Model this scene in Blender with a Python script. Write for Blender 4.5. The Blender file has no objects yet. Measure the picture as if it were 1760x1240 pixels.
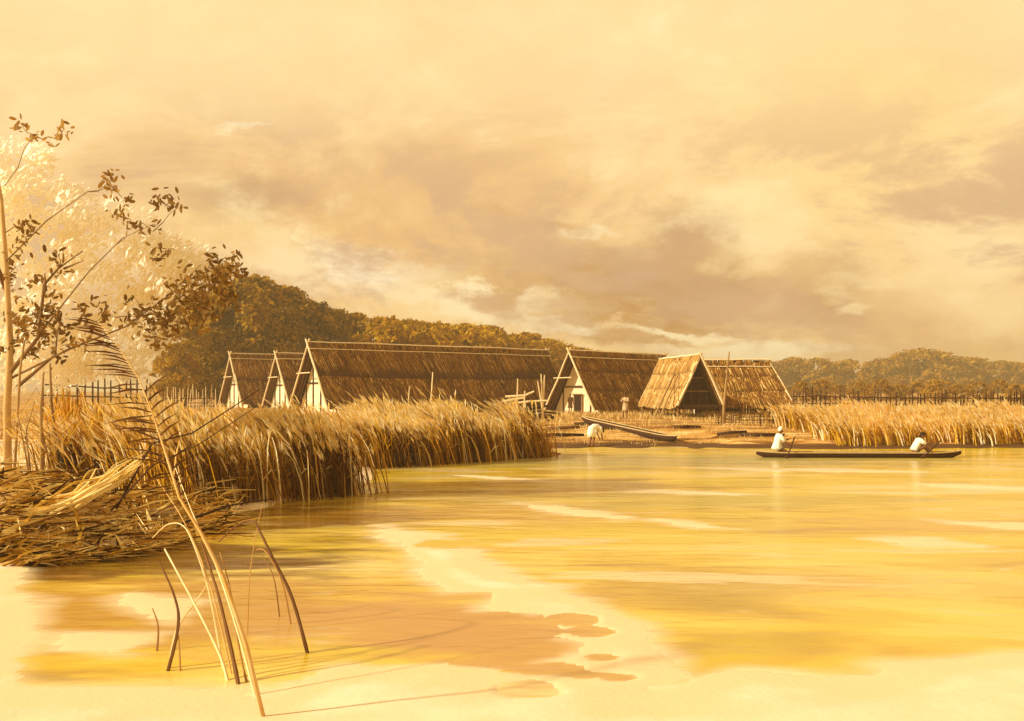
import bpy, math, random
import numpy as np
from mathutils import Vector, Matrix

random.seed(7)
rng = np.random.default_rng(7)
R = math.radians
S = bpy.context.scene
C = S.collection
EYE = 2.7                      # camera height over the water
F = 1760.0                     # focal length in photograph pixels
HX, HY = 880.0, 672.0          # principal column, horizon row
LAND = 0.75                    # height of the village ground


def P(px, py, D):              # photograph pixel at a chosen distance -> place
    return Vector(((px - HX) / F * D, D, EYE - (py - HY) / F * D))


def G(px, py, z=0.0):          # photograph pixel on level ground -> place
    D = F * (EYE - z) / (py - HY)
    return Vector(((px - HX) / F * D, D, z))


def lin(c):
    return tuple(((v / 255) / 12.92 if v / 255 <= .04045 else ((v / 255 + .055) / 1.055) ** 2.4) for v in c)


# ------------------------------------------------------------------ mesh helpers
class MB:
    def __init__(s):
        s.v, s.f, s.t = [], [], []

    def face(s, pts, tone):
        n = len(s.v)
        s.v.extend([tuple(p) for p in pts])
        s.f.append(tuple(range(n, n + len(pts))))
        s.t.append(tone)

    def grid(s, rings, tone, closed=True, caps=True):
        n0 = len(s.v)
        k = len(rings[0])
        for r in rings:
            s.v.extend([tuple(p) for p in r])
        m = k if closed else k - 1
        for i in range(len(rings) - 1):
            for j in range(m):
                a = n0 + i * k + j
                b = n0 + i * k + (j + 1) % k
                s.f.append((a, b, b + k, a + k))
                s.t.append(tone)
        if caps and closed:
            s.f.append(tuple(range(n0 + k - 1, n0 - 1, -1)))
            s.t.append(tone)
            e = n0 + (len(rings) - 1) * k
            s.f.append(tuple(range(e, e + k)))
            s.t.append(tone)

    def tube(s, pts, radii, n=6, tone=.5, flat=1.0):
        pts = [Vector(p) for p in pts]
        if not hasattr(radii, '__len__'):
            radii = [radii] * len(pts)
        rings = []
        ref = None
        for i, p in enumerate(pts):
            d = (pts[min(i + 1, len(pts) - 1)] - pts[max(i - 1, 0)])
            d = d.normalized() if d.length > 1e-9 else Vector((0, 0, 1))
            if ref is None:
                ref = Vector((0, 1, 0)) if abs(d.y) < .8 else Vector((1, 0, 0))
            a = d.cross(ref).normalized()
            b = a.cross(d).normalized()
            ref = b
            rings.append([p + (a * math.cos(2 * math.pi * j / n) + b * math.sin(2 * math.pi * j / n) * flat) * radii[i] for j in range(n)])
        s.grid(rings, tone)

    def box(s, c, x, y, z, tone=.5):       # centre and three half-axis vectors
        c, x, y, z = Vector(c), Vector(x), Vector(y), Vector(z)
        q = [c - x - y - z, c + x - y - z, c + x + y - z, c - x + y - z, c - x - y + z, c + x - y + z, c + x + y + z, c - x + y + z]
        n = len(s.v)
        s.v.extend([tuple(p) for p in q])
        for f in ((0, 3, 2, 1), (4, 5, 6, 7), (0, 1, 5, 4), (1, 2, 6, 5), (2, 3, 7, 6), (3, 0, 4, 7)):
            s.f.append(tuple(n + i for i in f))
            s.t.append(tone)

    def slab(s, quad, th, tone=.5):        # a quad given thickness along its normal
        q = [Vector(p) for p in quad]
        nn = (q[1] - q[0]).cross(q[-1] - q[0]).normalized() * th
        n = len(s.v)
        s.v.extend([tuple(p) for p in q] + [tuple(p - nn) for p in q])
        k = len(q)
        s.f.append(tuple(range(n, n + k)))
        s.f.append(tuple(range(n + 2 * k - 1, n + k - 1, -1)))
        for i in range(k):
            j = (i + 1) % k
            s.f.append((n + j, n + i, n + k + i, n + k + j))
        s.t.extend([tone] * (k + 2))

    def ball(s, c, r, tone=.5, nu=10, nv=7, M=None):
        c = Vector(c)
        rx, ry, rz = r if hasattr(r, '__len__') else (r, r, r)
        rings = []
        for i in range(nv + 1):
            th = math.pi * (.03 + .94 * i / nv)
            ring = []
            for j in range(nu):
                a = 2 * math.pi * j / nu
                p = Vector((rx * math.sin(th) * math.cos(a), ry * math.sin(th) * math.sin(a), -rz * math.cos(th)))
                ring.append(c + (M @ p if M else p))
            rings.append(ring)
        s.grid(rings, tone)

    def build(s, name, mat, parent=None, smooth=False):
        me = bpy.data.meshes.new(name)
        me.from_pydata(s.v, [], s.f)
        at = me.attributes.new('tone', 'FLOAT', 'FACE')
        at.data.foreach_set('value', np.array(s.t, dtype=np.float32))
        if smooth:
            me.polygons.foreach_set('use_smooth', [True] * len(me.polygons))
        me.materials.append(mat)
        o = bpy.data.objects.new(name, me)
        C.objects.link(o)
        if parent:
            o.parent = parent
        return o


def tag(o, label=None, cat=None, group=None, kind=None):
    if label:
        o['label'] = label
    if cat:
        o['category'] = cat
    if group:
        o['group'] = group
    if kind:
        o['kind'] = kind
    return o


def thing(name, label, cat, loc=(0, 0, 0), rz=0, group=None):
    o = bpy.data.objects.new(name, None)
    C.objects.link(o)
    o.location = loc
    o.rotation_euler = (0, 0, rz)
    o.empty_display_size = .3
    return tag(o, label, cat, group)


def dup(root, loc, rz, sc, label=None):
    r = root.copy()
    C.objects.link(r)
    r.location = loc
    r.rotation_euler = (0, 0, rz)
    r.scale = sc
    if label:
        r['label'] = label
    for ch in list(root.children):
        c = ch.copy()
        C.objects.link(c)
        c.parent = r
    return r


# ------------------------------------------------------------------ materials
def new_mat(name):
    m = bpy.data.materials.new(name)
    m.use_nodes = True
    nt = m.node_tree
    return m, nt, nt.nodes['Principled BSDF']


def N(nt, t, **kw):
    n = nt.nodes.new(t)
    for k, v in kw.items():
        setattr(n, k, v)
    return n


def ramp(nt, stops):
    r = N(nt, 'ShaderNodeValToRGB')
    el = r.color_ramp.elements
    while len(el) < len(stops):
        el.new(.5)
    for e, (p, c) in zip(el, stops):
        e.position = p
        e.color = (*lin(c), 1)
    return r


def tone_mat(name, stops, nscale=3.0, namt=.35, rough=.85, bump=.0, spec=.25, trans=0.0, stretch=None):
    """colour from the per-face tone plus an object-space noise"""
    m, nt, b = new_mat(name)
    at = N(nt, 'ShaderNodeAttribute', attribute_name='tone')
    tc = N(nt, 'ShaderNodeTexCoord')
    no = N(nt, 'ShaderNodeTexNoise')
    no.inputs['Scale'].default_value = nscale
    no.inputs['Detail'].default_value = 5
    mp = N(nt, 'ShaderNodeMapping')
    mp.inputs['Scale'].default_value = stretch or (1, 1, 1)
    nt.links.new(tc.outputs['Object'], mp.inputs[0])
    nt.links.new(mp.outputs[0], no.inputs['Vector'])
    ma = N(nt, 'ShaderNodeMath', operation='MULTIPLY_ADD')
    nt.links.new(no.outputs['Fac'], ma.inputs[0])
    ma.inputs[1].default_value = namt * 2
    ad = N(nt, 'ShaderNodeMath', operation='SUBTRACT')
    nt.links.new(at.outputs['Fac'], ad.inputs[0])
    ad.inputs[1].default_value = namt
    nt.links.new(ad.outputs[0], ma.inputs[2])
    r = ramp(nt, stops)
    nt.links.new(ma.outputs[0], r.inputs[0])
    nt.links.new(r.outputs[0], b.inputs['Base Color'])
    b.inputs['Roughness'].default_value = rough
    b.inputs['Specular IOR Level'].default_value = spec
    if bump:
        bp = N(nt, 'ShaderNodeBump')
        bp.inputs['Strength'].default_value = bump
        n2 = N(nt, 'ShaderNodeTexNoise')
        n2.inputs['Scale'].default_value = nscale * 6
        nt.links.new(tc.outputs['Object'], n2.inputs['Vector'])
        nt.links.new(n2.outputs['Fac'], bp.inputs['Height'])
        nt.links.new(bp.outputs[0], b.inputs['Normal'])
    if trans:
        tr = N(nt, 'ShaderNodeBsdfTranslucent')
        nt.links.new(r.outputs[0], tr.inputs['Color'])
        mx = N(nt, 'ShaderNodeMixShader')
        mx.inputs[0].default_value = trans
        nt.links.new(b.outputs[0], mx.inputs[1])
        nt.links.new(tr.outputs[0], mx.inputs[2])
        nt.links.new(mx.outputs[0], nt.nodes['Material Output'].inputs['Surface'])
    return m


M = {}
M['thatch'] = tone_mat('thatch', [(0, (64, 32, 14)), (.35, (116, 70, 18)), (.7, (176, 128, 40)), (1, (240, 208, 140))], 1.6, .34, bump=.3, stretch=(3.2, 3.2, .45))
M['thatch_pale'] = tone_mat('thatch_straw', [(0, (92, 62, 28)), (.4, (166, 122, 58)), (.75, (208, 168, 96)), (1, (246, 224, 168))], 1.6, .34, bump=.3, stretch=(3.5, 3.5, .6))
M['pole'] = tone_mat('weathered_pole', [(0, (96, 66, 38)), (.5, (196, 164, 112)), (1, (250, 232, 190))], 4, .2, bump=.25)
M['wood_dark'] = tone_mat('dark_timber', [(0, (44, 26, 16)), (.5, (86, 54, 30)), (1, (150, 104, 58))], 3, .25, bump=.3)
M['daub'] = tone_mat('pale_daub', [(0, (190, 160, 116)), (.5, (238, 218, 178)), (1, (252, 240, 212))], 1.6, .3, bump=.3)
M['inside_shade'] = tone_mat('interior_shade', [(0, (28, 14, 8)), (1, (96, 44, 26))], 2, .2)  # dark colour paints the shade inside the doorway and the open gable
M['reed'] = tone_mat('reed_stems', [(0, (100, 58, 8)), (.3, (162, 110, 4)), (.55, (214, 166, 8)), (.8, (248, 206, 70)), (1, (255, 246, 206))], .35, .12, trans=.3)
M['plume'] = tone_mat('reed_plumes', [(0, (206, 158, 56)), (.45, (248, 214, 112)), (.75, (254, 236, 180)), (1, (255, 248, 220))], .5, .15, trans=.4)
M['leaf_dark'] = tone_mat('olive_leaves', [(0, (106, 76, 8)), (.35, (166, 126, 8)), (.7, (206, 162, 12)), (1, (234, 196, 36))], .12, .2, trans=.35)
M['leaf_far'] = tone_mat('distant_leaves', [(0, (126, 90, 24)), (.5, (178, 134, 40)), (1, (210, 168, 62))], .1, .2, trans=.35)
M['leaf_pale'] = tone_mat('cream_blossom', [(0, (250, 242, 220)), (.4, (254, 250, 238)), (1, (255, 255, 252))], .4, .1, trans=.45)
M['leaf_brown'] = tone_mat('brown_leaves', [(0, (88, 60, 18)), (.5, (136, 98, 30)), (1, (190, 146, 64))], .8, .2, trans=.15)
M['bark'] = tone_mat('bark', [(0, (66, 44, 26)), (.5, (126, 92, 52)), (1, (200, 164, 110))], 2, .3, bump=.5)
M['stem'] = tone_mat('bent_stems', [(0, (92, 58, 34)), (.4, (152, 108, 60)), (.7, (206, 160, 90)), (1, (252, 232, 186))], 2.5, .18)
M['frond'] = tone_mat('dark_frond', [(0, (62, 36, 16)), (.5, (110, 70, 26)), (1, (180, 132, 52))], 2.5, .2)
M['litter'] = tone_mat('reed_litter', [(0, (66, 40, 14)), (.3, (130, 88, 24)), (.65, (218, 176, 62)), (1, (254, 238, 180))], .6, .25)
M['rock'] = tone_mat('grey_rock', [(0, (112, 92, 66)), (.5, (160, 138, 104)), (1, (200, 176, 136))], 2.5, .3, bump=.6)
M['skin'] = tone_mat('skin', [(0, (96, 58, 38)), (1, (168, 116, 78))], 6, .15, rough=.6)
M['linen'] = tone_mat('white_linen', [(0, (206, 196, 172)), (.5, (240, 234, 218)), (1, (252, 249, 240))], 5, .2)
M['cloth_brown'] = tone_mat('brown_cloth', [(0, (72, 52, 34)), (1, (140, 106, 70))], 5, .2)
M['cloth_tan'] = tone_mat('tan_cloth', [(0, (84, 60, 36)), (.5, (176, 146, 102)), (1, (244, 226, 190))], 7, .5)
M['hair'] = tone_mat('dark_hair', [(0, (30, 20, 14)), (1, (62, 42, 28))], 8, .2)
M['hull'] = tone_mat('dugout_hull', [(0, (42, 24, 14)), (.5, (78, 46, 26)), (1, (232, 200, 140))], 2, .12, bump=.4)
M['grass'] = tone_mat('dry_grass', [(0, (120, 88, 34)), (.5, (190, 150, 70)), (1, (246, 224, 160))], .3, .15, trans=.2)


# ------------------------------------------------------------------ ground and water
def poly_dist(X, Y, poly):
    d = np.full(X.shape, 1e9)
    ins = np.zeros(X.shape, bool)
    n = len(poly)
    for i in range(n):
        ax, ay = poly[i]
        bx, by = poly[(i + 1) % n]
        dx, dy = bx - ax, by - ay
        L = dx * dx + dy * dy + 1e-12
        t = np.clip(((X - ax) * dx + (Y - ay) * dy) / L, 0, 1)
        d = np.minimum(d, np.hypot(X - ax - t * dx, Y - ay - t * dy))
        c = (ay > Y) != (by > Y)
        with np.errstate(divide='ignore', invalid='ignore'):
            xi = ax + (Y - ay) * dx / (dy if abs(dy) > 1e-9 else 1e-9)
        ins ^= c & (X < xi)
    return np.where(ins, d, -d)


def vnoise(X, Y, sc, seed):
    r = np.random.default_rng(seed)
    T = r.random((256, 256))
    x, y = X * sc + 1000.3, Y * sc + 1000.7
    xi, yi = np.floor(x).astype(int), np.floor(y).astype(int)
    fx, fy = x - xi, y - yi
    fx, fy = fx * fx * (3 - 2 * fx), fy * fy * (3 - 2 * fy)
    g = lambda a, b: T[(xi + a) % 256, (yi + b) % 256]
    return (g(0, 0) * (1 - fx) + g(1, 0) * fx) * (1 - fy) + (g(0, 1) * (1 - fx) + g(1, 1) * fx) * fy - .5


def sst(t):
    t = np.clip(t, 0, 1)
    return t * t * (3 - 2 * t)


def gp(*pts):
    return [tuple(G(x, y))[:2] for x, y in pts]


SHORE = [(-900, 22), (-60, 17), (-20, 15.5)] + gp((-40, 945), (40, 958), (130, 960), (250, 940), (330, 912), (420, 878), (520, 856), (636, 846), (640, 803),
        (760, 797), (860, 791), (944, 786), (948, 771), (1000, 769), (1160, 769), (1260, 771), (1370, 773), (1500, 772), (1760, 771), (2200, 771)) + [(900, 52), (900, 2500), (-900, 2500)]
SAND = [(-60, 14)] + gp((-60, 968), (55, 968), (42, 1000), (80, 1042), (88, 1100), (52, 1160), (75, 1172), (210, 1174), (379, 1177), (442, 1177), (455, 1194), (499, 1177),
        (544, 1151), (592, 1142), (637, 1155), (700, 1152), (758, 1149), (840, 1172), (940, 1160), (1000, 1140), (1040, 1120), (1015, 1103), (959, 1090), (956, 1050), (857, 1050),
        (857, 1016), (791, 1014), (758, 1004), (699, 951), (646, 916), (646, 902), (752, 918), (817, 958), (850, 984), (903, 1000), (963, 1024),
        (1035, 1057), (1114, 1090), (1088, 1109), (1147, 1142), (1160, 1160), (1088, 1188), (1085, 1208), (1127, 1215), (1174, 1182), (1285, 1157), (1424, 1174),
        (1523, 1169), (1569, 1149), (1655, 1142), (1760, 1136), (2600, 1125)) + [(60, 6), (60, -40), (-60, -40)]
GLARE_BARS = [gp((1180, 804), (1420, 804), (1600, 812), (1500, 813), (1300, 809)), gp((1560, 830), (1780, 838), (1780, 846), (1640, 840)),  # pale glare streaks on the water, shaped as shallow bars
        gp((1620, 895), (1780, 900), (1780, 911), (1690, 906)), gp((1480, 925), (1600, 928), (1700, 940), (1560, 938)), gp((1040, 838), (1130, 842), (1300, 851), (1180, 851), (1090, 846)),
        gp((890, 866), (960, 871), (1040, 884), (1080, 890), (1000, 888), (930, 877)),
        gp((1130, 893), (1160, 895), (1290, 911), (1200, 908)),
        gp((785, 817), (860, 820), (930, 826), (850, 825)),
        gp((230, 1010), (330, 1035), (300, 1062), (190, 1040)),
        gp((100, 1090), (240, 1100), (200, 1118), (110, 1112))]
PUDDLES = [((1010, 1085), (40, 9)), ((930, 1150), (70, 9)), ((830, 1140), (60, 8)), ((760, 935), (40, 6)), ((1060, 1165), (30, 6)), ((880, 1118), (75, 12)), ((985, 1065), (42, 13)), ((905, 1186), (55, 16)), ((1000, 1160), (38, 6)), ((870, 1080), (110, 25)), ((1035, 1130), (24, 6))]


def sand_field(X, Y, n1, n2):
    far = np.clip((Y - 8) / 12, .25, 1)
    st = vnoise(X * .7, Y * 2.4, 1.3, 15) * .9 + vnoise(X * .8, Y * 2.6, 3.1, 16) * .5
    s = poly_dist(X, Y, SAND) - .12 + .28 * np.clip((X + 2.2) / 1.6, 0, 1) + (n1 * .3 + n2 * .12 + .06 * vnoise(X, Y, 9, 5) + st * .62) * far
    for b in GLARE_BARS:
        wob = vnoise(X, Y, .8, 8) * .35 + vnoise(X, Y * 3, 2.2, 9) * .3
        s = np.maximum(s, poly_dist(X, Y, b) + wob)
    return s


def puddle(X, Y, n1, n2):
    q = np.full(np.shape(X), 9.0)
    for (c, r) in PUDDLES:
        a = G(*c)
        rx = r[0] / F * a.y
        ry = a.y - G(c[0], c[1] + r[1]).y
        q = np.minimum(q, np.hypot((X - a.x) / rx, (Y - a.y) / max(ry, .05)) + n2 * .5 + n1 * .3)
    return q


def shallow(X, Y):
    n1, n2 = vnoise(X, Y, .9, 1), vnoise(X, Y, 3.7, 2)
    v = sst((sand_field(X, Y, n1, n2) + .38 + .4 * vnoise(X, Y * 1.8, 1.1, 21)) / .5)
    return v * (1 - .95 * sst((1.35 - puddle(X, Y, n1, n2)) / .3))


def height(X, Y):
    X, Y = np.asarray(X, float), np.asarray(Y, float)
    n1 = vnoise(X, Y, .9, 1)
    n2 = vnoise(X, Y, 3.7, 2)
    n3 = vnoise(X, Y, .22, 3)
    d = poly_dist(X, Y, SHORE) + n1 * .5 + n2 * .15 + np.clip((Y - 40) / 8, 0, 1) * (n1 * 1.2 + 2.2 * vnoise(X, Y, .35, 12))
    h = np.where(d > 0, LAND * sst(d / 8.0) ** .8 + .06 * sst(d / .3), -.5 * sst(-d / 4))
    h += np.where(d > 1, .10 * n3 * sst((d - 1) / 4) + .03 * n1, 0)
    far = np.clip((Y - 120) / 400, 0, 1)
    h += far * 1.2
    s = sand_field(X, Y, n1, n2)
    sh = np.where(s > 0, .003 + .03 * sst(s / 1.6), -.4 * sst(-s / 2.0) - .006)
    for (c, r) in PUDDLES:
        a = G(*c)
        rx = r[0] / F * a.y
        ry = a.y - G(c[0], c[1] + r[1]).y
        q = np.hypot((X - a.x) / rx, (Y - a.y) / max(ry, .05)) + n2 * .5 + n1 * .3
        sh = np.minimum(sh, np.where(q < 1.3, -.02 + .06 * sst((q - .8) / .5), 9))
    return np.maximum(h, sh)


def hz(x, y):
    return float(height(np.array([x]), np.array([y]))[0])


def graded(a, b, st, lo, hi, g):
    c = list(np.arange(a, b, st))
    v, s = c[-1], st
    while v < hi:
        s *= g
        v += s
        c.append(v)
    v, s, L = c[0], st, []
    while v > lo:
        s *= g
        v -= s
        L.append(v)
    return np.array(L[::-1] + c)


def grid_mesh(name, xs, ys, fn, mat, attr=None):
    X, Y = np.meshgrid(xs, ys)
    Z = fn(X, Y)
    co = np.stack([X, Y, Z], -1).reshape(-1, 3)
    nx, ny = len(xs), len(ys)
    i = np.arange(nx * ny).reshape(ny, nx)
    q = np.stack([i[:-1, :-1], i[:-1, 1:], i[1:, 1:], i[1:, :-1]], -1).reshape(-1, 4)
    me = bpy.data.meshes.new(name)
    me.vertices.add(len(co))
    me.vertices.foreach_set('co', co.ravel())
    me.loops.add(q.size)
    me.loops.foreach_set('vertex_index', q.ravel())
    me.polygons.add(len(q))
    me.polygons.foreach_set('loop_start', np.arange(len(q)) * 4)
    me.update()
    me.validate()
    if attr:
        me.attributes.new('shallow', 'FLOAT', 'POINT').data.foreach_set('value', attr(X, Y).astype(np.float32).ravel())
    me.polygons.foreach_set('use_smooth', [True] * len(me.polygons))
    me.materials.append(mat)
    o = bpy.data.objects.new(name, me)
    C.objects.link(o)
    return o


def ground_material():
    m, nt, b = new_mat('ground_earth_and_sand')
    g = N(nt, 'ShaderNodeNewGeometry')
    sep = N(nt, 'ShaderNodeSeparateXYZ')
    nt.links.new(g.outputs['Position'], sep.inputs[0])
    mp = N(nt, 'ShaderNodeMapping')
    mp.inputs['Scale'].default_value = (.13, .8, 1)
    nt.links.new(g.outputs['Position'], mp.inputs[0])
    no = N(nt, 'ShaderNodeTexNoise')
    no.inputs['Scale'].default_value = 1.4
    no.inputs['Detail'].default_value = 7
    no.inputs['Roughness'].default_value = .65
    nt.links.new(mp.outputs[0], no.inputs[0])
    earth = ramp(nt, [(.34, (88, 54, 22)), (.44, (146, 98, 42)), (.5, (184, 134, 64)), (.56, (216, 172, 98)), (.64, (248, 222, 164))])
    nt.links.new(no.outputs['Fac'], earth.inputs[0])
    n2 = N(nt, 'ShaderNodeTexNoise')
    n2.inputs['Scale'].default_value = 1.1
    n2.inputs['Detail'].default_value = 8
    nt.links.new(g.outputs['Position'], n2.inputs[0])
    sand = ramp(nt, [(.3, (228, 208, 170)), (.5, (237, 219, 184)), (.7, (243, 228, 198))])
    nt.links.new(n2.outputs['Fac'], sand.inputs[0])
    # near the camera (and on the left shore) the ground is pale sand
    ny = N(nt, 'ShaderNodeMapRange')
    ny.inputs[1].default_value, ny.inputs[2].default_value = 34, 40
    nt.links.new(sep.outputs[1], ny.inputs[0])
    mx = N(nt, 'ShaderNodeMix', data_type='RGBA')
    nt.links.new(ny.outputs[0], mx.inputs[0])
    nt.links.new(sand.outputs[0], mx.inputs[6])
    nt.links.new(earth.outputs[0], mx.inputs[7])
    # wet margin: darker where the ground barely clears the water
    nz = N(nt, 'ShaderNodeMath', operation='MULTIPLY_ADD')
    nt.links.new(n2.outputs['Fac'], nz.inputs[0])
    nz.inputs[1].default_value = .04
    nt.links.new(sep.outputs[2], nz.inputs[2])
    # the muddy bank of the village is wet higher up than the foreground sand
    hi = N(nt, 'ShaderNodeMapRange')
    hi.inputs[1].default_value, hi.inputs[2].default_value = 34, 40
    hi.inputs[3].default_value, hi.inputs[4].default_value = .034, .2
    nt.links.new(sep.outputs[1], hi.inputs[0])
    wet = N(nt, 'ShaderNodeMath', operation='DIVIDE')
    nt.links.new(nz.outputs[0], wet.inputs[0])
    nt.links.new(hi.outputs[0], wet.inputs[1])
    wr = N(nt, 'ShaderNodeMapRange', interpolation_type='SMOOTHSTEP')
    wr.inputs[1].default_value, wr.inputs[2].default_value = .75, 1.15
    nt.links.new(wet.outputs[0], wr.inputs[0])
    wc = N(nt, 'ShaderNodeMix', data_type='RGBA')
    nt.links.new(hi.outputs[0], wc.inputs[0])
    mud = N(nt, 'ShaderNodeMix', data_type='RGBA')
    nt.links.new(ny.outputs[0], mud.inputs[0])
    mud.inputs[6].default_value = (*lin((234, 212, 168)), 1)
    mud.inputs[7].default_value = (*lin((98, 66, 36)), 1)
    m2 = N(nt, 'ShaderNodeMix', data_type='RGBA')
    nt.links.new(wr.outputs[0], m2.inputs[0])
    nt.links.new(mud.outputs[2], m2.inputs[6])
    nt.links.new(mx.outputs[2], m2.inputs[7])
    nt.links.new(m2.outputs[2], b.inputs['Base Color'])
    b.inputs['Roughness'].default_value = .9
    b.inputs['Specular IOR Level'].default_value = .2
    bp = N(nt, 'ShaderNodeBump')
    bp.inputs['Strength'].default_value = .12
    bp.inputs['Distance'].default_value = .04
    n3 = N(nt, 'ShaderNodeTexNoise')
    n3.inputs['Scale'].default_value = 14
    n3.inputs['Detail'].default_value = 6
    nt.links.new(g.outputs['Position'], n3.inputs[0])
    nt.links.new(n3.outputs['Fac'], bp.inputs['Height'])
    nt.links.new(bp.outputs[0], b.inputs['Normal'])
    return m


def water_material():
    m, nt, b = new_mat('shallow_golden_water')
    g = N(nt, 'ShaderNodeNewGeometry')
    def noise(scale, detail, sx, sy, rough=.55, dist=0.0, off=(0, 0, 0)):
        mp = N(nt, 'ShaderNodeMapping')
        mp.inputs['Scale'].default_value = (sx, sy, 1)
        mp.inputs['Location'].default_value = off
        nt.links.new(g.outputs['Position'], mp.inputs[0])
        n = N(nt, 'ShaderNodeTexNoise')
        n.inputs['Scale'].default_value = scale
        n.inputs['Detail'].default_value = detail
        n.inputs['Roughness'].default_value = rough
        n.inputs['Distortion'].default_value = dist
        nt.links.new(mp.outputs[0], n.inputs[0])
        return n
    a = noise(.35, 6, .55, 1.0, .55, .6, (3.1, 7.7, 0))
    base = ramp(nt, [(.30, (184, 148, 40)), (.40, (208, 172, 50)), (.42, (218, 184, 58)), (.50, (226, 194, 68)), (.512, (232, 202, 84)),
                     (.585, (234, 206, 98)), (.6, (238, 210, 120)), (.72, (242, 220, 154))])
    a.inputs['Detail'].default_value = 5
    nt.links.new(a.outputs['Fac'], base.inputs[0])
    # yellow-green weed in the middle distance
    c = noise(.22, 4, .4, 1, .5, .3, (9, 2, 0))
    gr = N(nt, 'ShaderNodeMapRange', interpolation_type='SMOOTHSTEP')
    gr.inputs[1].default_value, gr.inputs[2].default_value, gr.inputs[4].default_value = .46, .62, .7
    nt.links.new(c.outputs['Fac'], gr.inputs[0])
    m1 = N(nt, 'ShaderNodeMix', data_type='RGBA')
    nt.links.new(gr.outputs[0], m1.inputs[0])
    nt.links.new(base.outputs[0], m1.inputs[6])
    m1.inputs[7].default_value = (*lin((218, 192, 36)), 1)
    # thin pale streaks painted as sky glare on the water, and darker silt streaks
    s = noise(.5, 7, .34, 1.3, .6, .4, (1, 4, 0))
    pr = N(nt, 'ShaderNodeMapRange', interpolation_type='SMOOTHSTEP')
    pr.inputs[1].default_value, pr.inputs[2].default_value, pr.inputs[4].default_value = .57, .61, .75
    nt.links.new(s.outputs['Fac'], pr.inputs[0])
    m2 = N(nt, 'ShaderNodeMix', data_type='RGBA')
    nt.links.new(pr.outputs[0], m2.inputs[0])
    nt.links.new(m1.outputs[2], m2.inputs[6])
    m2.inputs[7].default_value = (*lin((240, 216, 166)), 1)
    dr = N(nt, 'ShaderNodeMapRange', interpolation_type='SMOOTHSTEP')
    dr.inputs[1].default_value, dr.inputs[2].default_value, dr.inputs[3].default_value, dr.inputs[4].default_value = .30, .42, .7, 0
    nt.links.new(s.outputs['Fac'], dr.inputs[0])
    m3 = N(nt, 'ShaderNodeMix', data_type='RGBA')
    nt.links.new(dr.outputs[0], m3.inputs[0])
    nt.links.new(m2.outputs[2], m3.inputs[6])
    m3.inputs[7].default_value = (*lin((170, 134, 66)), 1)
    last = m3.outputs[2]
    # painted dark reflections of left bank and reeds, with patches of silt and weed
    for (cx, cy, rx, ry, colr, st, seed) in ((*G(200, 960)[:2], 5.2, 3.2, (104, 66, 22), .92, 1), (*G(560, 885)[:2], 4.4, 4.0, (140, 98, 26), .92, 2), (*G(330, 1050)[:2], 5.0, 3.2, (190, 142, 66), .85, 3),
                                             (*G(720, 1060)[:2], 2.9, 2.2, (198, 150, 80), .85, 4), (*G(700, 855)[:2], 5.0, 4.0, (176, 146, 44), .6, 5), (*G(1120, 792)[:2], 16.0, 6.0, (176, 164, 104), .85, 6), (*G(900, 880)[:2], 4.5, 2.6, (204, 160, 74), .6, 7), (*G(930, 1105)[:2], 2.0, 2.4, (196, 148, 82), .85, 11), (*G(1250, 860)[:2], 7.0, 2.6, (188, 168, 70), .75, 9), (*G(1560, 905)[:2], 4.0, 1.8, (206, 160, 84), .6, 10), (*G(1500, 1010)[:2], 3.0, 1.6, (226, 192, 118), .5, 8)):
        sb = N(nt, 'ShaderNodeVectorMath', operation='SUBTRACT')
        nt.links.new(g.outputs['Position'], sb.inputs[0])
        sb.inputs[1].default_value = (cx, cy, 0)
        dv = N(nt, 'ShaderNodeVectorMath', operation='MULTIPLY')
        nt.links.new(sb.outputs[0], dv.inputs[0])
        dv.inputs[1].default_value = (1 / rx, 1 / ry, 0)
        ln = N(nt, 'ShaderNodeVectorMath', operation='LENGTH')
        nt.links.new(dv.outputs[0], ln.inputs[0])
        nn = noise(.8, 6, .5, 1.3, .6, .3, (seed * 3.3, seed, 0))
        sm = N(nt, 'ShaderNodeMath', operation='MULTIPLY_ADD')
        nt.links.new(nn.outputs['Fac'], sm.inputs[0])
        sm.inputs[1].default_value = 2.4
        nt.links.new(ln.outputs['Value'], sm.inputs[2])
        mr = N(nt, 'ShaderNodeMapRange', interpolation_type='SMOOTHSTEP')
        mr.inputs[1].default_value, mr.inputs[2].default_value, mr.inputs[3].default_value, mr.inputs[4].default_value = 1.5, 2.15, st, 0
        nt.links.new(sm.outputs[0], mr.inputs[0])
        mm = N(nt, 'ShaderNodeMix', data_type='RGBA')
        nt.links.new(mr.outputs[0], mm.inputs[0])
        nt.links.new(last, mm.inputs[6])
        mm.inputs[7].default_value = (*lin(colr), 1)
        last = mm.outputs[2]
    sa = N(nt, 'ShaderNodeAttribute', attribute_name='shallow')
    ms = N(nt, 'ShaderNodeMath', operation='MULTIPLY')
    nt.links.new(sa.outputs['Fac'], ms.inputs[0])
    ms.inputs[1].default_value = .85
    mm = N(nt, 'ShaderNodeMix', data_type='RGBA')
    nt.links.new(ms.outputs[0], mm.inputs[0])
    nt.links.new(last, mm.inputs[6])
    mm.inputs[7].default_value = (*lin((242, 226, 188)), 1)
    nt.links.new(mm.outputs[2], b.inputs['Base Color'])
    rr = N(nt, 'ShaderNodeMapRange')
    rr.inputs[3].default_value, rr.inputs[4].default_value = .07, .28
    nt.links.new(c.outputs['Fac'], rr.inputs[0])
    nt.links.new(rr.outputs[0], b.inputs['Roughness'])
    b.inputs['IOR'].default_value = 1.33
    b.inputs['Specular IOR Level'].default_value = .36
    w1 = noise(2.2, 4, .6, 1.6, .5, .3)
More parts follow.
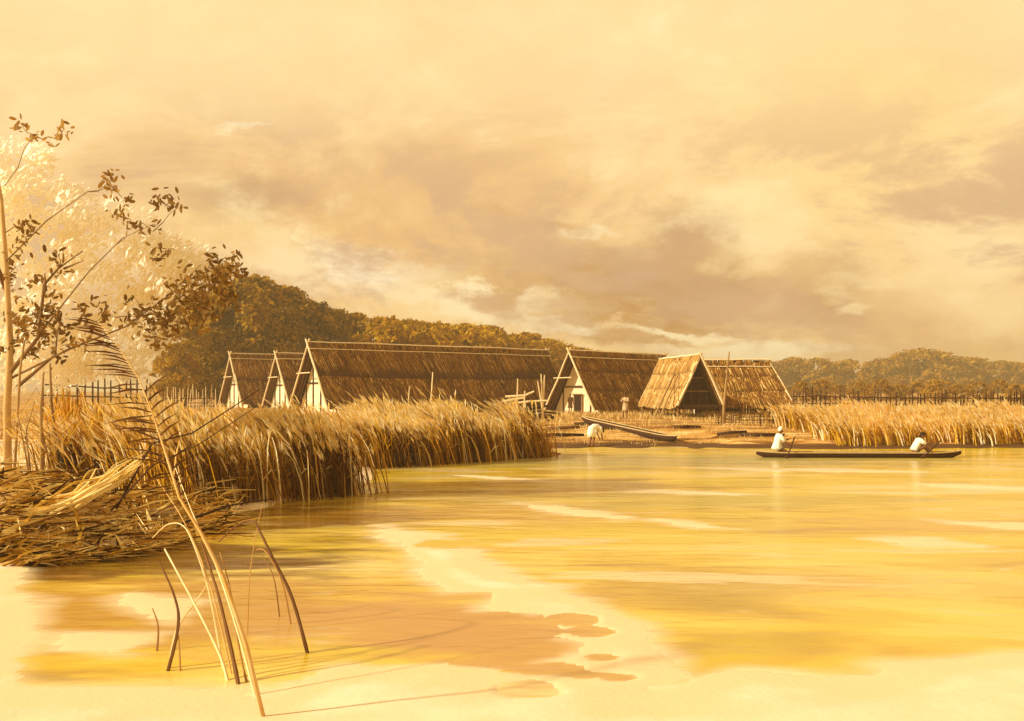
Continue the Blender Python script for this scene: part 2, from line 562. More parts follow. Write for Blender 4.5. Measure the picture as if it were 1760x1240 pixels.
    w2 = noise(.6, 3, .5, 1.5, .5, .2, (5, 5, 0))
    ad = N(nt, 'ShaderNodeMath', operation='MULTIPLY_ADD')
    nt.links.new(w2.outputs['Fac'], ad.inputs[0])
    ad.inputs[1].default_value = 2.5
    nt.links.new(w1.outputs['Fac'], ad.inputs[2])
    bp = N(nt, 'ShaderNodeBump')
    bp.inputs['Strength'].default_value = .3
    bp.inputs['Distance'].default_value = .06
    nt.links.new(ad.outputs[0], bp.inputs['Height'])
    nt.links.new(bp.outputs[0], b.inputs['Normal'])
    return m


xs = graded(-8, 8, .08, -420, 420, 1.06)
ys = np.concatenate([[-40, -20, -8, 0, 4], np.arange(6.4, 13, .075), np.arange(13, 30, .16), np.arange(30, 62, .3), graded(62, 64, .4, 62, 760, 1.08)[1:]])
ys = np.unique(np.round(ys, 4))
tag(grid_mesh('ground', xs, ys, height, ground_material()), kind='structure')
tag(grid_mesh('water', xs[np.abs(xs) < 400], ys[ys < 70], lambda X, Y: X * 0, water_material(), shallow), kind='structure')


# ------------------------------------------------------------------ houses
def strand(mb, p, d, n, L, w, tone):
    """one straw: a thin three-sided wedge lying on a slope"""
    side = d.cross(n).normalized() * w
    q = p + d * L
    up = n * w * .8
    k = len(mb.v)
    mb.v.extend([tuple(p - side), tuple(p + side), tuple(p + up), tuple(q - side * .5), tuple(q + side * .5), tuple(q + up * .6)])
    mb.f.extend([(k, k + 2, k + 5, k + 3), (k + 2, k + 1, k + 4, k + 5), (k + 3, k + 5, k + 4)])
    mb.t.extend([tone] * 3)


def thatch_slope(mb, r0, r1, e1, e0, courses, count, th, tones, slant=0.0, palef=.1, w=.05, Lr=(.8, 1.9)):
    """ridge r0-r1, eave e0-e1; stepped courses with straw on top, ragged at the lower edges"""
    r0, r1, e0, e1 = map(Vector, (r0, r1, e0, e1))
    nrm = (r1 - r0).cross(e0 - r0).normalized()
    if nrm.z < 0:
        nrm = -nrm
    sag = .007 * (r1 - r0).length
    bil = lambda s, t: r0.lerp(r1, s).lerp(e0.lerp(e1, s), t) - Vector((0, 0, sag * math.sin(math.pi * s) + .05 * math.sin(s * 23 + t * 5) * math.sin(s * 9)))
    for c in range(courses):
        t0, t1 = max(0, c / courses - .03), (c + 1) / courses
        up, lo = th * .15, th
        ns = max(4, int((r1 - r0).length / 1.2))
        rings = []
        for i in range(ns + 1):
            sx = i / ns
            a_, b_ = bil(sx, t0), bil(sx, t1)
            rings.append([a_ + nrm * up, a_.lerp(b_, .5) + nrm * (up + lo) / 2, b_ + nrm * lo, b_ - nrm * th * .5, a_ - nrm * th * .5])
        mb.grid(rings, tones[0])
        for i in range(count // courses):
            s = random.random()
            big = bil(s, t1) - bil(s, t0)
            Lc = big.length
            L = min(random.uniform(*Lr), Lc * .9)
            # more straw right at the ragged lower edge
            u = random.random() ** .7
            t = t0 + (t1 - t0) * u * max(0, 1 - (L - (.14 if c < courses - 1 else .38)) / Lc)
            fr = (t - t0) / (t1 - t0)
            d = (big.normalized() + (r1 - r0).normalized() * (slant + random.gauss(0, .08))).normalized()
            tone = random.gauss(tones[0] + (tones[1] - tones[0]) * random.random() ** 1.3, .07) + .1 * math.sin(s * 17 + t * 3) * math.sin(s * 41)
            if random.random() < palef:
                tone = random.uniform(.75, 1)
            strand(mb, bil(s, t) + nrm * (up + (lo - up) * fr + random.uniform(0, .07)), d, nrm, L, w * random.uniform(.5, 1.1), tone)


def house(name, label, F0, B0, w, h, e, over=.9, courses=3, strands=3500, door_opening=None, roofmat='thatch', tones=(.28, .5), slant=0.0, palef=.1, stilts=False, hip=0.0, base=LAND, gable_daub=True, fpoles=True, lw=(.045, .7, 1.5)):
    """F0, B0: plan positions of the ridge ends; parts are built in world axes under an Empty at the front gable"""
    F0, B0 = Vector((F0[0], F0[1], 0)), Vector((B0[0], B0[1], 0))
    root = thing(name, label, 'house', (F0.x, F0.y, base))
    O = Vector((F0.x, F0.y, base))
    ax = (B0 - F0).normalized()
    L = (B0 - F0).length
    pr = Vector((ax.y, -ax.x, 0))          # to the viewer's side
    Z = Vector((0, 0, 1))
    W = lambda a, s, z: ax * a + pr * s + Z * z    # local: along, across, up
    # roof
    mb = MB()
    for sd in (1, -1):
        thatch_slope(mb, W(0, 0, h), W(L, 0, h), W(L + hip, sd * w, e), W(0, sd * w, e), courses, strands if sd == 1 or stilts else strands // 4, .16, tones, slant, palef, lw[0], lw[1:])
    if hip:
        q = [W(L, 0, h), W(L + hip, -w, e), W(L + hip, w, e)]
        mb.slab([q[0], q[2], q[1]], .12, tones[0])
    roof = mb.build('thatched_roof', M[roofmat], root)
    # ridge: two poles and a saddle of straw
    mb = MB()
    for i in range(int(L * 22)):
        a = random.uniform(-.1, L + .1)
        sd = random.choice((-1, 1))
        nn = (pr * sd * (h - e) + Z * w).normalized()
        dd = (pr * sd * w - Z * (h - e)).normalized()
        strand(mb, W(a, 0, h + .1) + nn * .08, (dd + ax * random.gauss(0, .15)).normalized(), nn, random.uniform(.3, .5), .07, random.uniform(.25, .65))
    mb.build('ridge_cap', M[roofmat], root)
    for sd, zz, rr in ((0, .22, .06), (1, -.38, .04)):
        mb = MB()
        k = 9
        tt = zz / (h - e) if sd else 0
        pts = [W(-over * .3 + (L + over * .4) * i / k, sd * (.42 * w / (h - e) + .2), h + zz + random.uniform(-.03, .03)) for i in range(k + 1)]
        mb.tube(pts, [rr * random.uniform(.8, 1.15) for _ in pts], 6, .95)
        mb.build('ridge_pole', M['pole'], root)
    # gables
    gin = over                              # daub wall set back under the roof
    ww, hh = w - .25, h - .3
    sl = (hh - e) / ww
    for end, a0 in ((0, gin), (1, L - gin)):
        if hip and end:
            continue
        mb = MB()
        gz = .9 if stilts else 0
        lw = ww * (1 if e < .6 else 1)
        out = [W(a0, -lw, max(e - .2, gz)), W(a0, lw, max(e - .2, gz)), W(a0, 0, hh)]
        if e - .2 > gz:
            out = [W(a0, -lw, gz), W(a0, lw, gz), W(a0, lw, e - .1), W(a0, 0, hh), W(a0, -lw, e - .1)]
        if stilts and not end:
            a0 = 1.3
            out = [W(a0, -lw, e), W(a0, lw, e), W(a0, 0, hh)]
        # thickness by two faces and rim
        k = len(out)
        n = len(mb.v)
        mb.v.extend([tuple(p) for p in out] + [tuple(p + ax * .12 * (1 if not end else -1)) for p in out])
        mb.f.append(tuple(range(n, n + k)))
        mb.f.append(tuple(range(n + 2 * k - 1, n + k - 1, -1)))
        for i in range(k):
            j = (i + 1) % k
            mb.f.append((n + j, n + i, n + k + i, n + k + j))
        mb.t.extend([.6] * (k + 2))
        wall = mb.build('gable_wall', M['daub'] if gable_daub else M['inside_shade'], root)  # without daub, a dark panel paints the shaded inside of an open gable
        sgn = -1 if not end else 1
        a1 = a0 + sgn * .05
        # timber framing on the wall
        for s in (-.55, -.2, .18, .55):
            top = (hh - .1 - abs(s) * w * sl * 1.0)
            if door_opening and not end and abs(s * w - door_opening[0]) < door_opening[1]:
                continue
            mb = MB()
            mb.tube([W(a1, s * w, max(gz, 0)), W(a1, s * w * 1.02, (top + gz) / 2), W(a1, s * w, max(top, gz + .3))], [.06, .055, .05], 6, .25)
            mb.build('wall_post', M['wood_dark'] if not stilts else M['bark'], wall)
        for zf in ((.42,) if not stilts else (.3, .62)):
            zz = e + (hh - e) * zf
            half = (hh - zz) / sl + .35
            mb = MB()
            mb.tube([W(a1 + sgn * .07, -half, zz), W(a1 + sgn * .07, 0, zz + .02), W(a1 + sgn * .07, half, zz)], .06, 6, .3 if gable_daub else .7)
            mb.build('tie_beam', M['wood_dark'] if gable_daub else M['bark'], wall)
        if door_opening and not end:
            ds, dw, dh = door_opening
            mb = MB()
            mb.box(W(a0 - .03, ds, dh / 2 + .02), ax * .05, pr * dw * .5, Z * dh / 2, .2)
            dr = mb.build('door_opening', M['inside_shade'], root)  # dark panel painted as the shade inside the opening
            mb = MB()
            for q in (-1, 1):
                mb.tube([W(a0 - .09, ds + q * (dw * .5 + .05), 0), W(a0 - .09, ds + q * (dw * .5 + .05), dh + .1)], .06, 6, .7)
            mb.tube([W(a0 - .16, ds - dw * .7, dh + .08), W(a0 - .16, ds + dw * .7, dh + .08)], .06, 6, .6)
            mb.build('door_frame', M['bark'], dr)
    # barge poles along the front and back roof edges
    for a0, tn in ((-.12, .85), (L + .12, .6)):
        if hip and a0 > 0:
            continue
        for sd in (-1, 1):
            mb = MB()
            ext = 1.06
            p0 = W(a0 - sd * .07, -sd * w * .06, h + .12 + (h - e) * .06)
            p1 = W(a0 - sd * .07, sd * w * ext, e - (h - e) * (ext - 1) + .12)
            mid = p0.lerp(p1, .5) + Vector((random.uniform(-.05, .05), 0, random.uniform(-.05, .05)))
            mb.tube([p0, p0.lerp(p1, .25), mid, p0.lerp(p1, .75), p1], [.075, .085, .09, .09, .1], 7, tn)
            mb.build('barge_pole', M['pole'], root)
    if hip:
        for sd in (1, -1):
            mb = MB()
            mb.tube([W(L - .1, 0, h + .15), W(L + hip * .5 + .02, sd * w * .5, (h + e) / 2 + .14), W(L + hip + .05, sd * w, e + .08)], [.09, .09, .1], 6, .9)
            mb.build('barge_pole', M['pole'], root)
    if fpoles:                              # slender rafters showing under the far overhang
        for f in (.35, .7):
            mb = MB()
            a = gin * f
            mb.tube([W(a, -.12, h - .45), W(a, -w * .93, e + .05)], .045, 6, .5)
            mb.build('rafter', M['bark'], root)
        mb = MB()
        zz = e + (h - e) * .55
        half = w * .45
        mb.tube([W(-.05, -half - .5, zz), W(-.05, half * .2, zz + .05)], .05, 6, .8)
        mb.build('collar_beam', M['pole'], root)
    # low wattle side walls under the eaves
    for sd in (1, -1):
        if stilts:
            continue
        mb = MB()
        zt = e + (.22 / w) * (h - e) - .1
        mb.box(W(L / 2, sd * (w - .22), zt / 2), ax * (L / 2 - gin), pr * .05, Z * zt / 2, .35)
        mb.build('side_wall', M['wood_dark'], root)
    if stilts:
        mb = MB()
        mb.box(W(L / 2, 0, e - .12), ax * (L / 2), pr * (w - .05), Z * .1, .3)
        for i in range(9):
            mb.tube([W(.15 + i * (L - .3) / 8, -w, e - .28), W(.15 + i * (L - .3) / 8, w, e - .28)], .07, 6, .4)
        mb.build('floor_platform', M['wood_dark'], root)
        for (a, s) in ((.2, -w * .98), (.25, -w * .7), (.3, w * .35), (.2, w * .95), (L * .5, -w * .95), (L * .5, w * .95), (L - .3, -w * .95), (L - .3, w * .95), (L * .75, -w * .9)):
            mb = MB()
            mb.tube([W(a, s, e - .1), W(a, s + random.uniform(-.05, .05), e * .4), W(a, s, -.25)], [.085, .09, .1], 7, random.uniform(.3, .8))
            mb.build('stilt', M['bark'], root)
    return root


hA = house('thatched_house', 'long dark thatched house with high ridge behind the reeds, largest in the village', (-16.6, 83.7), (3.4, 100.7), 3.2, 5.75, .5, .8, 2, 16000, None, 'thatch', (.08, .74), .18, .07, lw=(.034, 1.6, 3.4))
h1 = house('thatched_house', 'thatched house with cream gable next to the stake fence, farthest from the water', (-31.3, 114), (-19, 124), 3.1, 5.9, .5, .7, 2, 3200, None, 'thatch', (.25, .8), .1, .05)
h2 = house('thatched_house', 'narrow cream gabled thatched house squeezed between two larger ones', (-23.9, 104), (-12.5, 113.5), 3.0, 5.6, .5, .7, 2, 3000, None, 'thatch', (.2, .75), .1, .05)
hC = house('thatched_house', 'thatched house with a dark doorway in its pale gable', (4.95, 88), (14.9, 100), 2.6, 5.25, .35, 1.1, 3, 9000, (.15, .75, 1.55), 'thatch', (.14, .78), .12, .04)
hE = house('thatched_house', 'wide thatched house with a hipped end behind the lattice fence', (14.6, 86.5), (21.6, 86), 2.3, 4.35, .75, .6, 3, 8000, None, 'thatch', (.22, .8), .06, .04, hip=1.5, fpoles=False)
hD = house('stilt_house', 'straw thatched house raised on stilts with an open dark gable', (13.15, 71.5), (11.95, 82.6), 1.55, 4.3, 1.0, .3, 3, 8500, None, 'thatch_pale', (.2, .8), .0, .1, stilts=True, gable_daub=False, fpoles=False)


# ------------------------------------------------------------------ trees
SUNV = Vector((math.sin(R(-105)) * math.cos(R(27)), math.cos(R(-105)) * math.cos(R(27)), math.sin(R(27))))


def crown_leaves(mb, clumps, per, size, flat=.6, tone_sd=.12, helio=.35):
    for (c, r, tn) in clumps:
        c = Vector(c)
        for i in range(per):
            d = Vector((random.gauss(0, 1), random.gauss(0, 1), random.gauss(0, 1))).normalized()
            p = c + Vector((d.x * r, d.y * r, d.z * r * .75)) * (random.random() ** .4)
            n = (d * .55 + SUNV * helio + Vector((random.gauss(0, .5), random.gauss(0, .5), random.gauss(.2, .5)))).normalized()
            a = n.orthogonal().normalized()
            a = (Matrix.Rotation(random.uniform(0, 6.28), 3, n) @ a)
            b = n.cross(a)
            s = size * random.uniform(.6, 1.4)
            a, b = a * s, b * s * flat
            mb.face([p - a, p - b * .8 + a * .1, p + a, p + b * .8 + a * .1], random.gauss(tn, tone_sd))


def make_tree(name, label, cat, group, H, Rr, leafmat, nclump, per, size, seed, low=.12, tones=(.25, .6)):
    random.seed(seed)
    root = thing(name, label, cat, (0, 0, 0), 0, group)
    mb = MB()
    top = Vector((random.uniform(-.3, .3), random.uniform(-.3, .3), H * .72))
    pts = [Vector((0, 0, -.3)), Vector((.1, 0, H * .2)), Vector((-.1, .1, H * .45)), top]
    mb.tube(pts, [H * .028, H * .022, H * .016, H * .006], 7, .4)
    for i in range(7):
        z = H * random.uniform(.2, .55)
        a = random.uniform(0, 6.28)
        q = Vector((math.cos(a), math.sin(a), .8)) * Rr * random.uniform(.5, .8)
        mb.tube([Vector((0, 0, z)), Vector((0, 0, z)) + q * .5 + Vector((0, 0, -.2)), Vector((0, 0, z)) + q], [H * .011, H * .008, H * .003], 5, .4)
    mb.build('trunk', M['bark'], root, True)
    cl = []
    for i in range(nclump):
        u = random.random()
        z = H * (low + (1 - low) * u)
        prof = math.sin(math.pi * min(1, max(.04, (.18 + .82 * u) ** 1.15))) ** .6
        rr = Rr * prof * math.sqrt(random.uniform(.25, 1))
        a = random.uniform(0, 6.28)
        cr = Rr * random.uniform(.16, .32)
        cl.append(((rr * math.cos(a), rr * math.sin(a), min(z, H - cr * .75)), cr, random.uniform(*tones)))
    mb = MB()
    crown_leaves(mb, cl, per, size)
    mb.build('crown', M[leafmat], root)
    return root


G1 = 'dense olive trees standing behind the left houses'
L1 = 'dense dark olive tree in the tall clump behind the cream gabled houses'
big = [make_tree('broadleaf_tree', L1, 'tree', G1, 14, 5.6, 'leaf_dark', 85, 60, .34, 100 + i) for i in range(2)]
spots = [(318, 545, 124), (352, 505, 132), (300, 590, 118), (408, 484, 131), (440, 474, 134), (490, 492, 137), (530, 516, 136), (570, 530, 138), (612, 538, 140), (375, 560, 128), (455, 540, 146), (560, 560, 150)]
for i, (px, py, D) in enumerate(spots):
    q = P(px, py, D)
    o = big[i] if i < 2 else dup(big[i % 2], (0, 0, 0), 0, (1, 1, 1))
    z0 = hz(q.x, D)
    s = (q.z - z0) / 14
    o.location = (q.x, D, z0)
    o.rotation_euler = (0, 0, random.uniform(0, 6.28))
    o.scale = (s * .95, s * .95, s)

G2 = 'trees in the line receding behind the long house'
L2 = 'bushy olive tree in the line receding above the long house roof'
mid = [make_tree('woodland_tree', L2, 'tree', G2, 12, 5.5, 'leaf_dark', 60, 50, .45, 200 + i, .05, (.4, .75)) for i in range(2)]
line = [(655, 545, 138), (690, 550, 150), (728, 553, 142), (760, 557, 155), (795, 556, 150), (830, 560, 165), (850, 567, 158), (880, 575, 170), (910, 572, 178), (938, 583, 185), (965, 592, 190),
        (1000, 598, 200), (1030, 603, 205), (1060, 607, 215), (1092, 611, 220), (1120, 613, 228), (700, 565, 175), (780, 570, 185), (860, 585, 200), (1160, 622, 240)]
for i, (px, py, D) in enumerate(line):
    q = P(px, py, D)
    o = mid[i] if i < 2 else dup(mid[i % 2], (0, 0, 0), 0, (1, 1, 1))
    z0 = hz(q.x, D)
    s = (q.z - z0) / 12
    o.location = (q.x, D, z0)
    o.rotation_euler = (0, 0, random.uniform(0, 6.28))
    o.scale = (s * 1.15, s * 1.15, s)

G3 = 'hazy trees along the far bank'
L3 = 'hazy tan tree in the distant wood above the stake fence and pale reeds'
far = [make_tree('distant_tree', L3, 'tree', G3, 11, 6.5, 'leaf_far', 55, 36, .6, 300 + i, .02, (.35, .7)) for i in range(2)]
fs = [(1290, 628, 250), (1318, 622, 255), (1345, 618, 260), (1372, 614, 262), (1400, 615, 258), (1430, 622, 265), (1465, 618, 262), (1500, 620, 268), (1530, 614, 266), (1558, 606, 270),
      (1585, 599, 272), (1615, 603, 270), (1645, 612, 275), (1680, 614, 280), (1715, 620, 285), (1745, 622, 290), (1775, 625, 290), (1480, 640, 230), (1540, 645, 228), (1600, 640, 232), (1420, 648, 228), (1660, 650, 240)] + [(1340 + 34 * k, 660 - 4 * (k % 3), 104 + 5 * (k % 4)) for k in range(15)]
for i, (px, py, D) in enumerate(fs):
    D *= 1.6
    q = P(px, py, D)
    o = far[i] if i < 2 else dup(far[i % 2], (0, 0, 0), 0, (1, 1, 1))
    z0 = hz(q.x, D)
    s = (q.z - z0) / 11
    o.location = (q.x, D, z0)
    o.rotation_euler = (0, 0, random.uniform(0, 6.28))
    o.scale = (s * 1.1, s * 1.1, s)

# the pale tree on the left shore
random.seed(31)
DT = 24.0
tb = P(14, 880, DT)
zt = hz(tb.x, DT)
pale = thing('pale_tree', 'big tree with cream pale foliage and scattered brown leaves on the left shore', 'tree', (tb.x, DT, zt))
O = Vector((tb.x, DT, zt))
Q = lambda px, py, D=DT: P(px, py, D) - O
mb = MB()
mb.tube([Vector((0, 0, -.3)), Q(12, 700), Q(18, 600), Q(10, 450), Q(2, 340), Q(-20, 230)], [.1, .09, .08, .06, .045, .02], 8, .95)
mb.build('trunk', M['bark'], pale, True)
for pts, rr in (([(18, 640), (66, 580), (76, 490), (100, 462), (142, 432)], .06), ([(78, 500), (77, 470)], .05), ([(110, 462), (144, 448)], .03),
                ([(12, 500), (-30, 400), (-40, 300)], .07), ([(20, 650), (120, 600), (220, 560), (300, 500), (345, 455)], .03), ([(10, 450), (80, 380), (150, 330), (200, 322)], .02), ([(60, 585), (150, 470), (210, 410), (265, 385)], .02), ([(30, 665), (95, 610), (100, 560)], .05)):
    mb = MB()
    mb.tube([Q(x, y, DT + random.uniform(-.3, .3)) for x, y in pts], [rr * (1 - .8 * i / (len(pts) - 1)) for i in range(len(pts))], 6, .45)
    mb.build('branch', M['bark'], pale, True)
cl = []
top = lambda x: np.interp(x, [-200, 0, 60, 120, 190, 260, 330, 390, 430], [190, 215, 240, 300, 325, 385, 415, 440, 480])
for i in range(280):
    x = random.uniform(-140, 385)
    t = top(x)
    y = random.uniform(t + 18, 660 - max(0, x - 200) * .75)
    if y < t + 15 or x > np.interp(y, [300, 430, 480, 540, 600, 660], [330, 372, 330, 292, 262, 235]):
        continue
    D = DT + random.uniform(.5, 2.8)
    cl.append((Q(x, y, D), random.uniform(.35, .62), random.uniform(.35, .8)))
mb = MB()
crown_leaves(mb, cl, 60, .12, helio=1.5)
mb.build('crown', M['leaf_pale'], pale)
mb = MB()
dk = [(42, 400), (35, 420), (45, 385), (28, 440), (100, 435), (102, 460), (60, 480), (30, 505), (95, 505), (58, 568), (70, 580), (78, 560), (110, 570), (88, 540), (25, 550), (35, 555), (135, 530),
      (230, 510), (225, 390), (260, 395), (210, 365), (215, 345), (195, 322), (190, 300), (270, 350), (290, 345), (300, 355), (170, 520), (180, 535), (185, 545), (150, 560), (215, 545), (240, 540), (262, 520), (255, 550),
      (230, 560), (275, 430), (280, 442), (320, 460), (325, 485), (340, 470), (355, 480), (345, 500), (300, 525), (330, 510), (365, 440), (375, 465), (350, 515), (310, 540), (280, 560), (260, 575), (360, 490), (380, 480), (395, 470),
      (145, 590), (60, 235), (38, 210), (95, 240), (110, 225), (15, 470), (20, 590), (100, 610), (300, 490), (340, 545), (390, 500)]
limbs = [Q(x, y) for x, y in ((18, 640), (66, 580), (76, 490), (100, 462), (142, 432), (12, 500), (10, 400), (8, 320), (120, 600), (220, 560), (300, 500), (95, 610), (200, 420), (150, 330), (300, 430))]
for _ in range(40):
    x = random.uniform(255, 425)
    dk.append((x, random.uniform(max(440, 640 - x * .5), 600 - (x - 255) * .45)))
for _ in range(14):
    dk.append((random.uniform(10, 130), random.uniform(530, 610)))
dkq = sorted(dk, key=lambda p: min((Q(*p) - v).length for v in limbs))
for (x, y) in dkq:
    c = Q(x + random.uniform(-4, 4), y + random.uniform(-4, 4), DT + random.uniform(-.3, .5))
    lb = min(limbs, key=lambda v: (v - c).length)
    tw = MB()
    tw.tube([lb, lb.lerp(c, .35) + Vector((random.gauss(0, .06), .05, random.gauss(.04, .05))), lb.lerp(c, .7) + Vector((random.gauss(0, .05), 0, random.gauss(.04, .04))), c], [.013, .01, .008, .004], 4, .5)
    tw.build('twig', M['bark'], pale)
    limbs.append(c)
    limbs.append(lb.lerp(c, .5))
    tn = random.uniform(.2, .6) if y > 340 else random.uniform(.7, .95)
    for k in range(random.randint(7, 18)):
        a = random.uniform(0, 6.28)
        L = random.uniform(.04, .105)
        d = Vector((math.cos(a), random.uniform(-.4, .4), math.sin(a) - .3)).normalized() * L
        s = d.cross(Vector((random.uniform(-.3, .3), 1, random.uniform(-.3, .3)))).normalized() * L * random.uniform(.25, .5)
        p = c + Vector((random.gauss(0, .12), random.gauss(0, .12), random.gauss(0, .11)))
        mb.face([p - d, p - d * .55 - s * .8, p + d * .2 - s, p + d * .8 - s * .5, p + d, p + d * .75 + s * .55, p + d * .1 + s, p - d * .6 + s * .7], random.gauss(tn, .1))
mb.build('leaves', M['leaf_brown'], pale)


# ------------------------------------------------------------------ reeds
def reed_bed(name, label, area, count, hgt, lean, seed, palef=.16, r=.016, tone=(.05, .6), plume_p=.5, front=None, kind_w=1.0, lean_sd=.10):
    """area: function giving a random (x, y); reeds are three-sided tapering stems, many leaning the same way"""
    random.seed(seed)
    mb, pb = MB(), MB()
    pts = [area() for _ in range(count)]
    zs = height(np.array([p[0] for p in pts]), np.array([p[1] for p in pts]))
    for (x, y), z in zip(pts, zs):
        H = hgt(x, y) * random.uniform(.66, 1.1) * (1 + .16 * math.sin(x * 1.3 + y * .9) * math.sin(x * .47 + 2))
        if random.random() < .02:
            H *= 1.22
        ln = lean * random.uniform(.3, 1.5) + random.gauss(0, lean_sd)
        ly = random.gauss(0, .1)
        b = Vector((x, y, max(z, -.1) - .05))
        p1 = b + Vector((ln * H * .25, ly * H * .3, H * .45))
        p2 = b + Vector((ln * H * .62, ly * H * .7, H * .8))
        p3 = b + Vector((ln * H * 1.1, ly * H, H))
        tn = random.uniform(*tone) + .12 * math.sin(x * 1.9 + y) + .1 * math.sin(x * .7 + 1)
        rr = r * random.uniform(.7, 1.5) * kind_w
        if random.random() < palef:
            tn = random.uniform(.78, 1.1)
            rr *= 1.35
        mb.tube([b, p1, p2, p3], [rr, rr * .95, rr * .75, rr * .35], 3, tn)
        if random.random() < .5:           # a leaf blade
            f = random.uniform(.35, .75)
            q = b.lerp(p2, f)
            d = Vector((random.choice((-1, -1, 1)) * random.uniform(.25, .55), random.uniform(-.2, .2), random.uniform(.15, .5)))
            s = Vector((0, .3, 1)).cross(d).normalized() * rr * 1.3
            e = q + d + Vector((0, 0, -.12))
            m_ = q + d * .55 + Vector((0, 0, .06))
            mb.face([q - s * .5, m_ - s, e, m_ + s, q + s * .5], tn + random.gauss(.08, .1))
        if random.random() < plume_p:      # a feathery head
            d = (p3 - p2).normalized()
            for k in range(3):
                q = p2.lerp(p3, .55 + .2 * k)
                o = (d + Vector((random.gauss(-.1, .16), random.gauss(0, .16), random.gauss(0, .1)))).normalized() * random.uniform(.18, .42)
                s = Vector((random.uniform(.5, 1), random.uniform(-.6, .6), 0)).normalized() * random.uniform(.01, .028)
                pb.face([q - s * .4, q + o * .5 - s, q + o, q + o * .5 + s, q + s * .4], random.uniform(.2, 1))
    bed = mb.build(name, M['reed'])
    tag(bed, label, 'reeds', kind='stuff')
    if pb.f:
        pb.build('plumes', M['plume'], bed)['kind'] = 'stuff'
    return bed


def along(line, depth, jit=1.0):
    L = [(Vector(a), Vector(b)) for a, b in zip(line[:-1], line[1:])]
    ln = [(b - a).length for a, b in L]
    def f():
        t = random.uniform(0, sum(ln))
        for (a, b), l in zip(L, ln):
            if t <= l:
                break
            t -= l
        p = a.lerp(b, t / l)
        d = (b - a).normalized()
        n = Vector((-d.y, d.x))
        u = random.random() ** 1.3 * depth
        return tuple(p + n * u + Vector((random.gauss(0, jit * .3), random.gauss(0, jit * .3))))
    return f


near_line = [tuple(G(x, y))[:2] for x, y in ((300, 892), (380, 876), (470, 863), (560, 855), (634, 848))]
reed_bed('near_reeds', 'dense tall brown and gold reeds standing in the shallows, nearest clump of the left bank', along(near_line, 3.2), 3600, lambda x, y: 1.68 + .12 * math.sin(x * 2.1), -.32, 41, .15, .0125, (-.04, .58), .6)
mid_line = [tuple(G(x, y))[:2] for x, y in ((628, 806), (700, 802), (780, 797), (860, 791), (884, 788))]
reed_bed('middle_reeds', 'long bed of gold topped leaning reeds in front of the long dark roof', along(mid_line, 4.0), 5200, lambda x, y: 1.64 + .14 * math.sin(x * 2.3), -.36, 42, .16, .016, (-.02, .64), .85)
end_line = [tuple(G(x, y))[:2] for x, y in ((908, 787), (925, 786), (944, 785))]
reed_bed('reed_tuft', 'isolated leaning reed tuft at the edge of the landing', along(end_line, 1.0), 420, lambda x, y: 1.85 - .3 * (x > 1.1), -.5, 43, .2, .018, (.1, .65), .7)
right_line = [tuple(G(x, y))[:2] for x, y in ((1455, 770), (1500, 769), (1640, 768), (1780, 767), (1900, 767))]
reed_bed('far_reeds', 'pale golden reed bed along the bank behind the dugout canoe', along(right_line, 6.0), 5600, lambda x, y: 1.12 - .08 * (x > 19), -.36, 44, .22, .02, (.3, .85), .95)
back_line = [(-12.4, 27.5), (-9.8, 27.5), (-8.2, 29.5), (-6.6, 33), (-6.3, 36)]
reed_bed('back_reeds', 'loose pale gold reeds on the left bank below the stake fence', along(back_line, 3.0), 1100, lambda x, y: 1.35, -.2, 45, .25, .014, (.35, .85), .45)


# grass tufts about the village and the water's edge
def tufts(name, label, area, n, hh, seed, w=.02):
    random.seed(seed)
    mb = MB()
    pts = [area() for _ in range(n)]
    zs = height(np.array([p[0] for p in pts]), np.array([p[1] for p in pts]))
    for (x, y), z in zip(pts, zs):
        if z < .03:
            continue
        tn = random.uniform(.15, 1)
        for k in range(5):
            h_ = hh * random.uniform(.5, 1.3)
            b = Vector((x + random.gauss(0, .12), y + random.gauss(0, .12), z - .02))
            s = Vector((random.uniform(-1, 1), random.uniform(-1, 1), 0)).normalized() * w
            t = b + Vector((random.gauss(-.1, .25) * h_, random.gauss(0, .25) * h_, h_))
            mb.face([b - s, b + s, t], tn + random.gauss(0, .1))
    tag(mb.build(name, M['grass']), label, 'grass', kind='stuff')


tufts('dry_grass', 'short dry grass growing along the foot of the houses', lambda: (random.uniform(-2, 26), 57 + random.random() ** .8 * 36), 1500, .28, 51, .03)
tufts('shore_grass', 'low grass fringe on the muddy landing edge', lambda: (random.uniform(1.5, 15), random.uniform(49.5, 57)), 500, .16, 52, .02)
tufts('meadow_grass', 'pale meadow grass between the left bank and the stake fence', lambda: (random.uniform(-45, -7), random.uniform(30, 95)), 2500, .35, 53, .03)


def bank_spot():
    q = G(random.uniform(-30, 330), random.uniform(800, 925), .3)
    return q.x, q.y


tufts('bank_grass', 'loose yellow grass growing through the reed heap on the left bank', bank_spot, 420, .34, 54, .014)


def ground_pt0(px, py, guess=LAND):
    D = np.arange(6, 140, .05)
    z = EYE - (py - HY) / F * D
    i = int(np.argmax(z <= np.maximum(height((px - HX) / F * D, D), -.03)))
    return Vector(((px - HX) / F * D[i], D[i], z[i]))


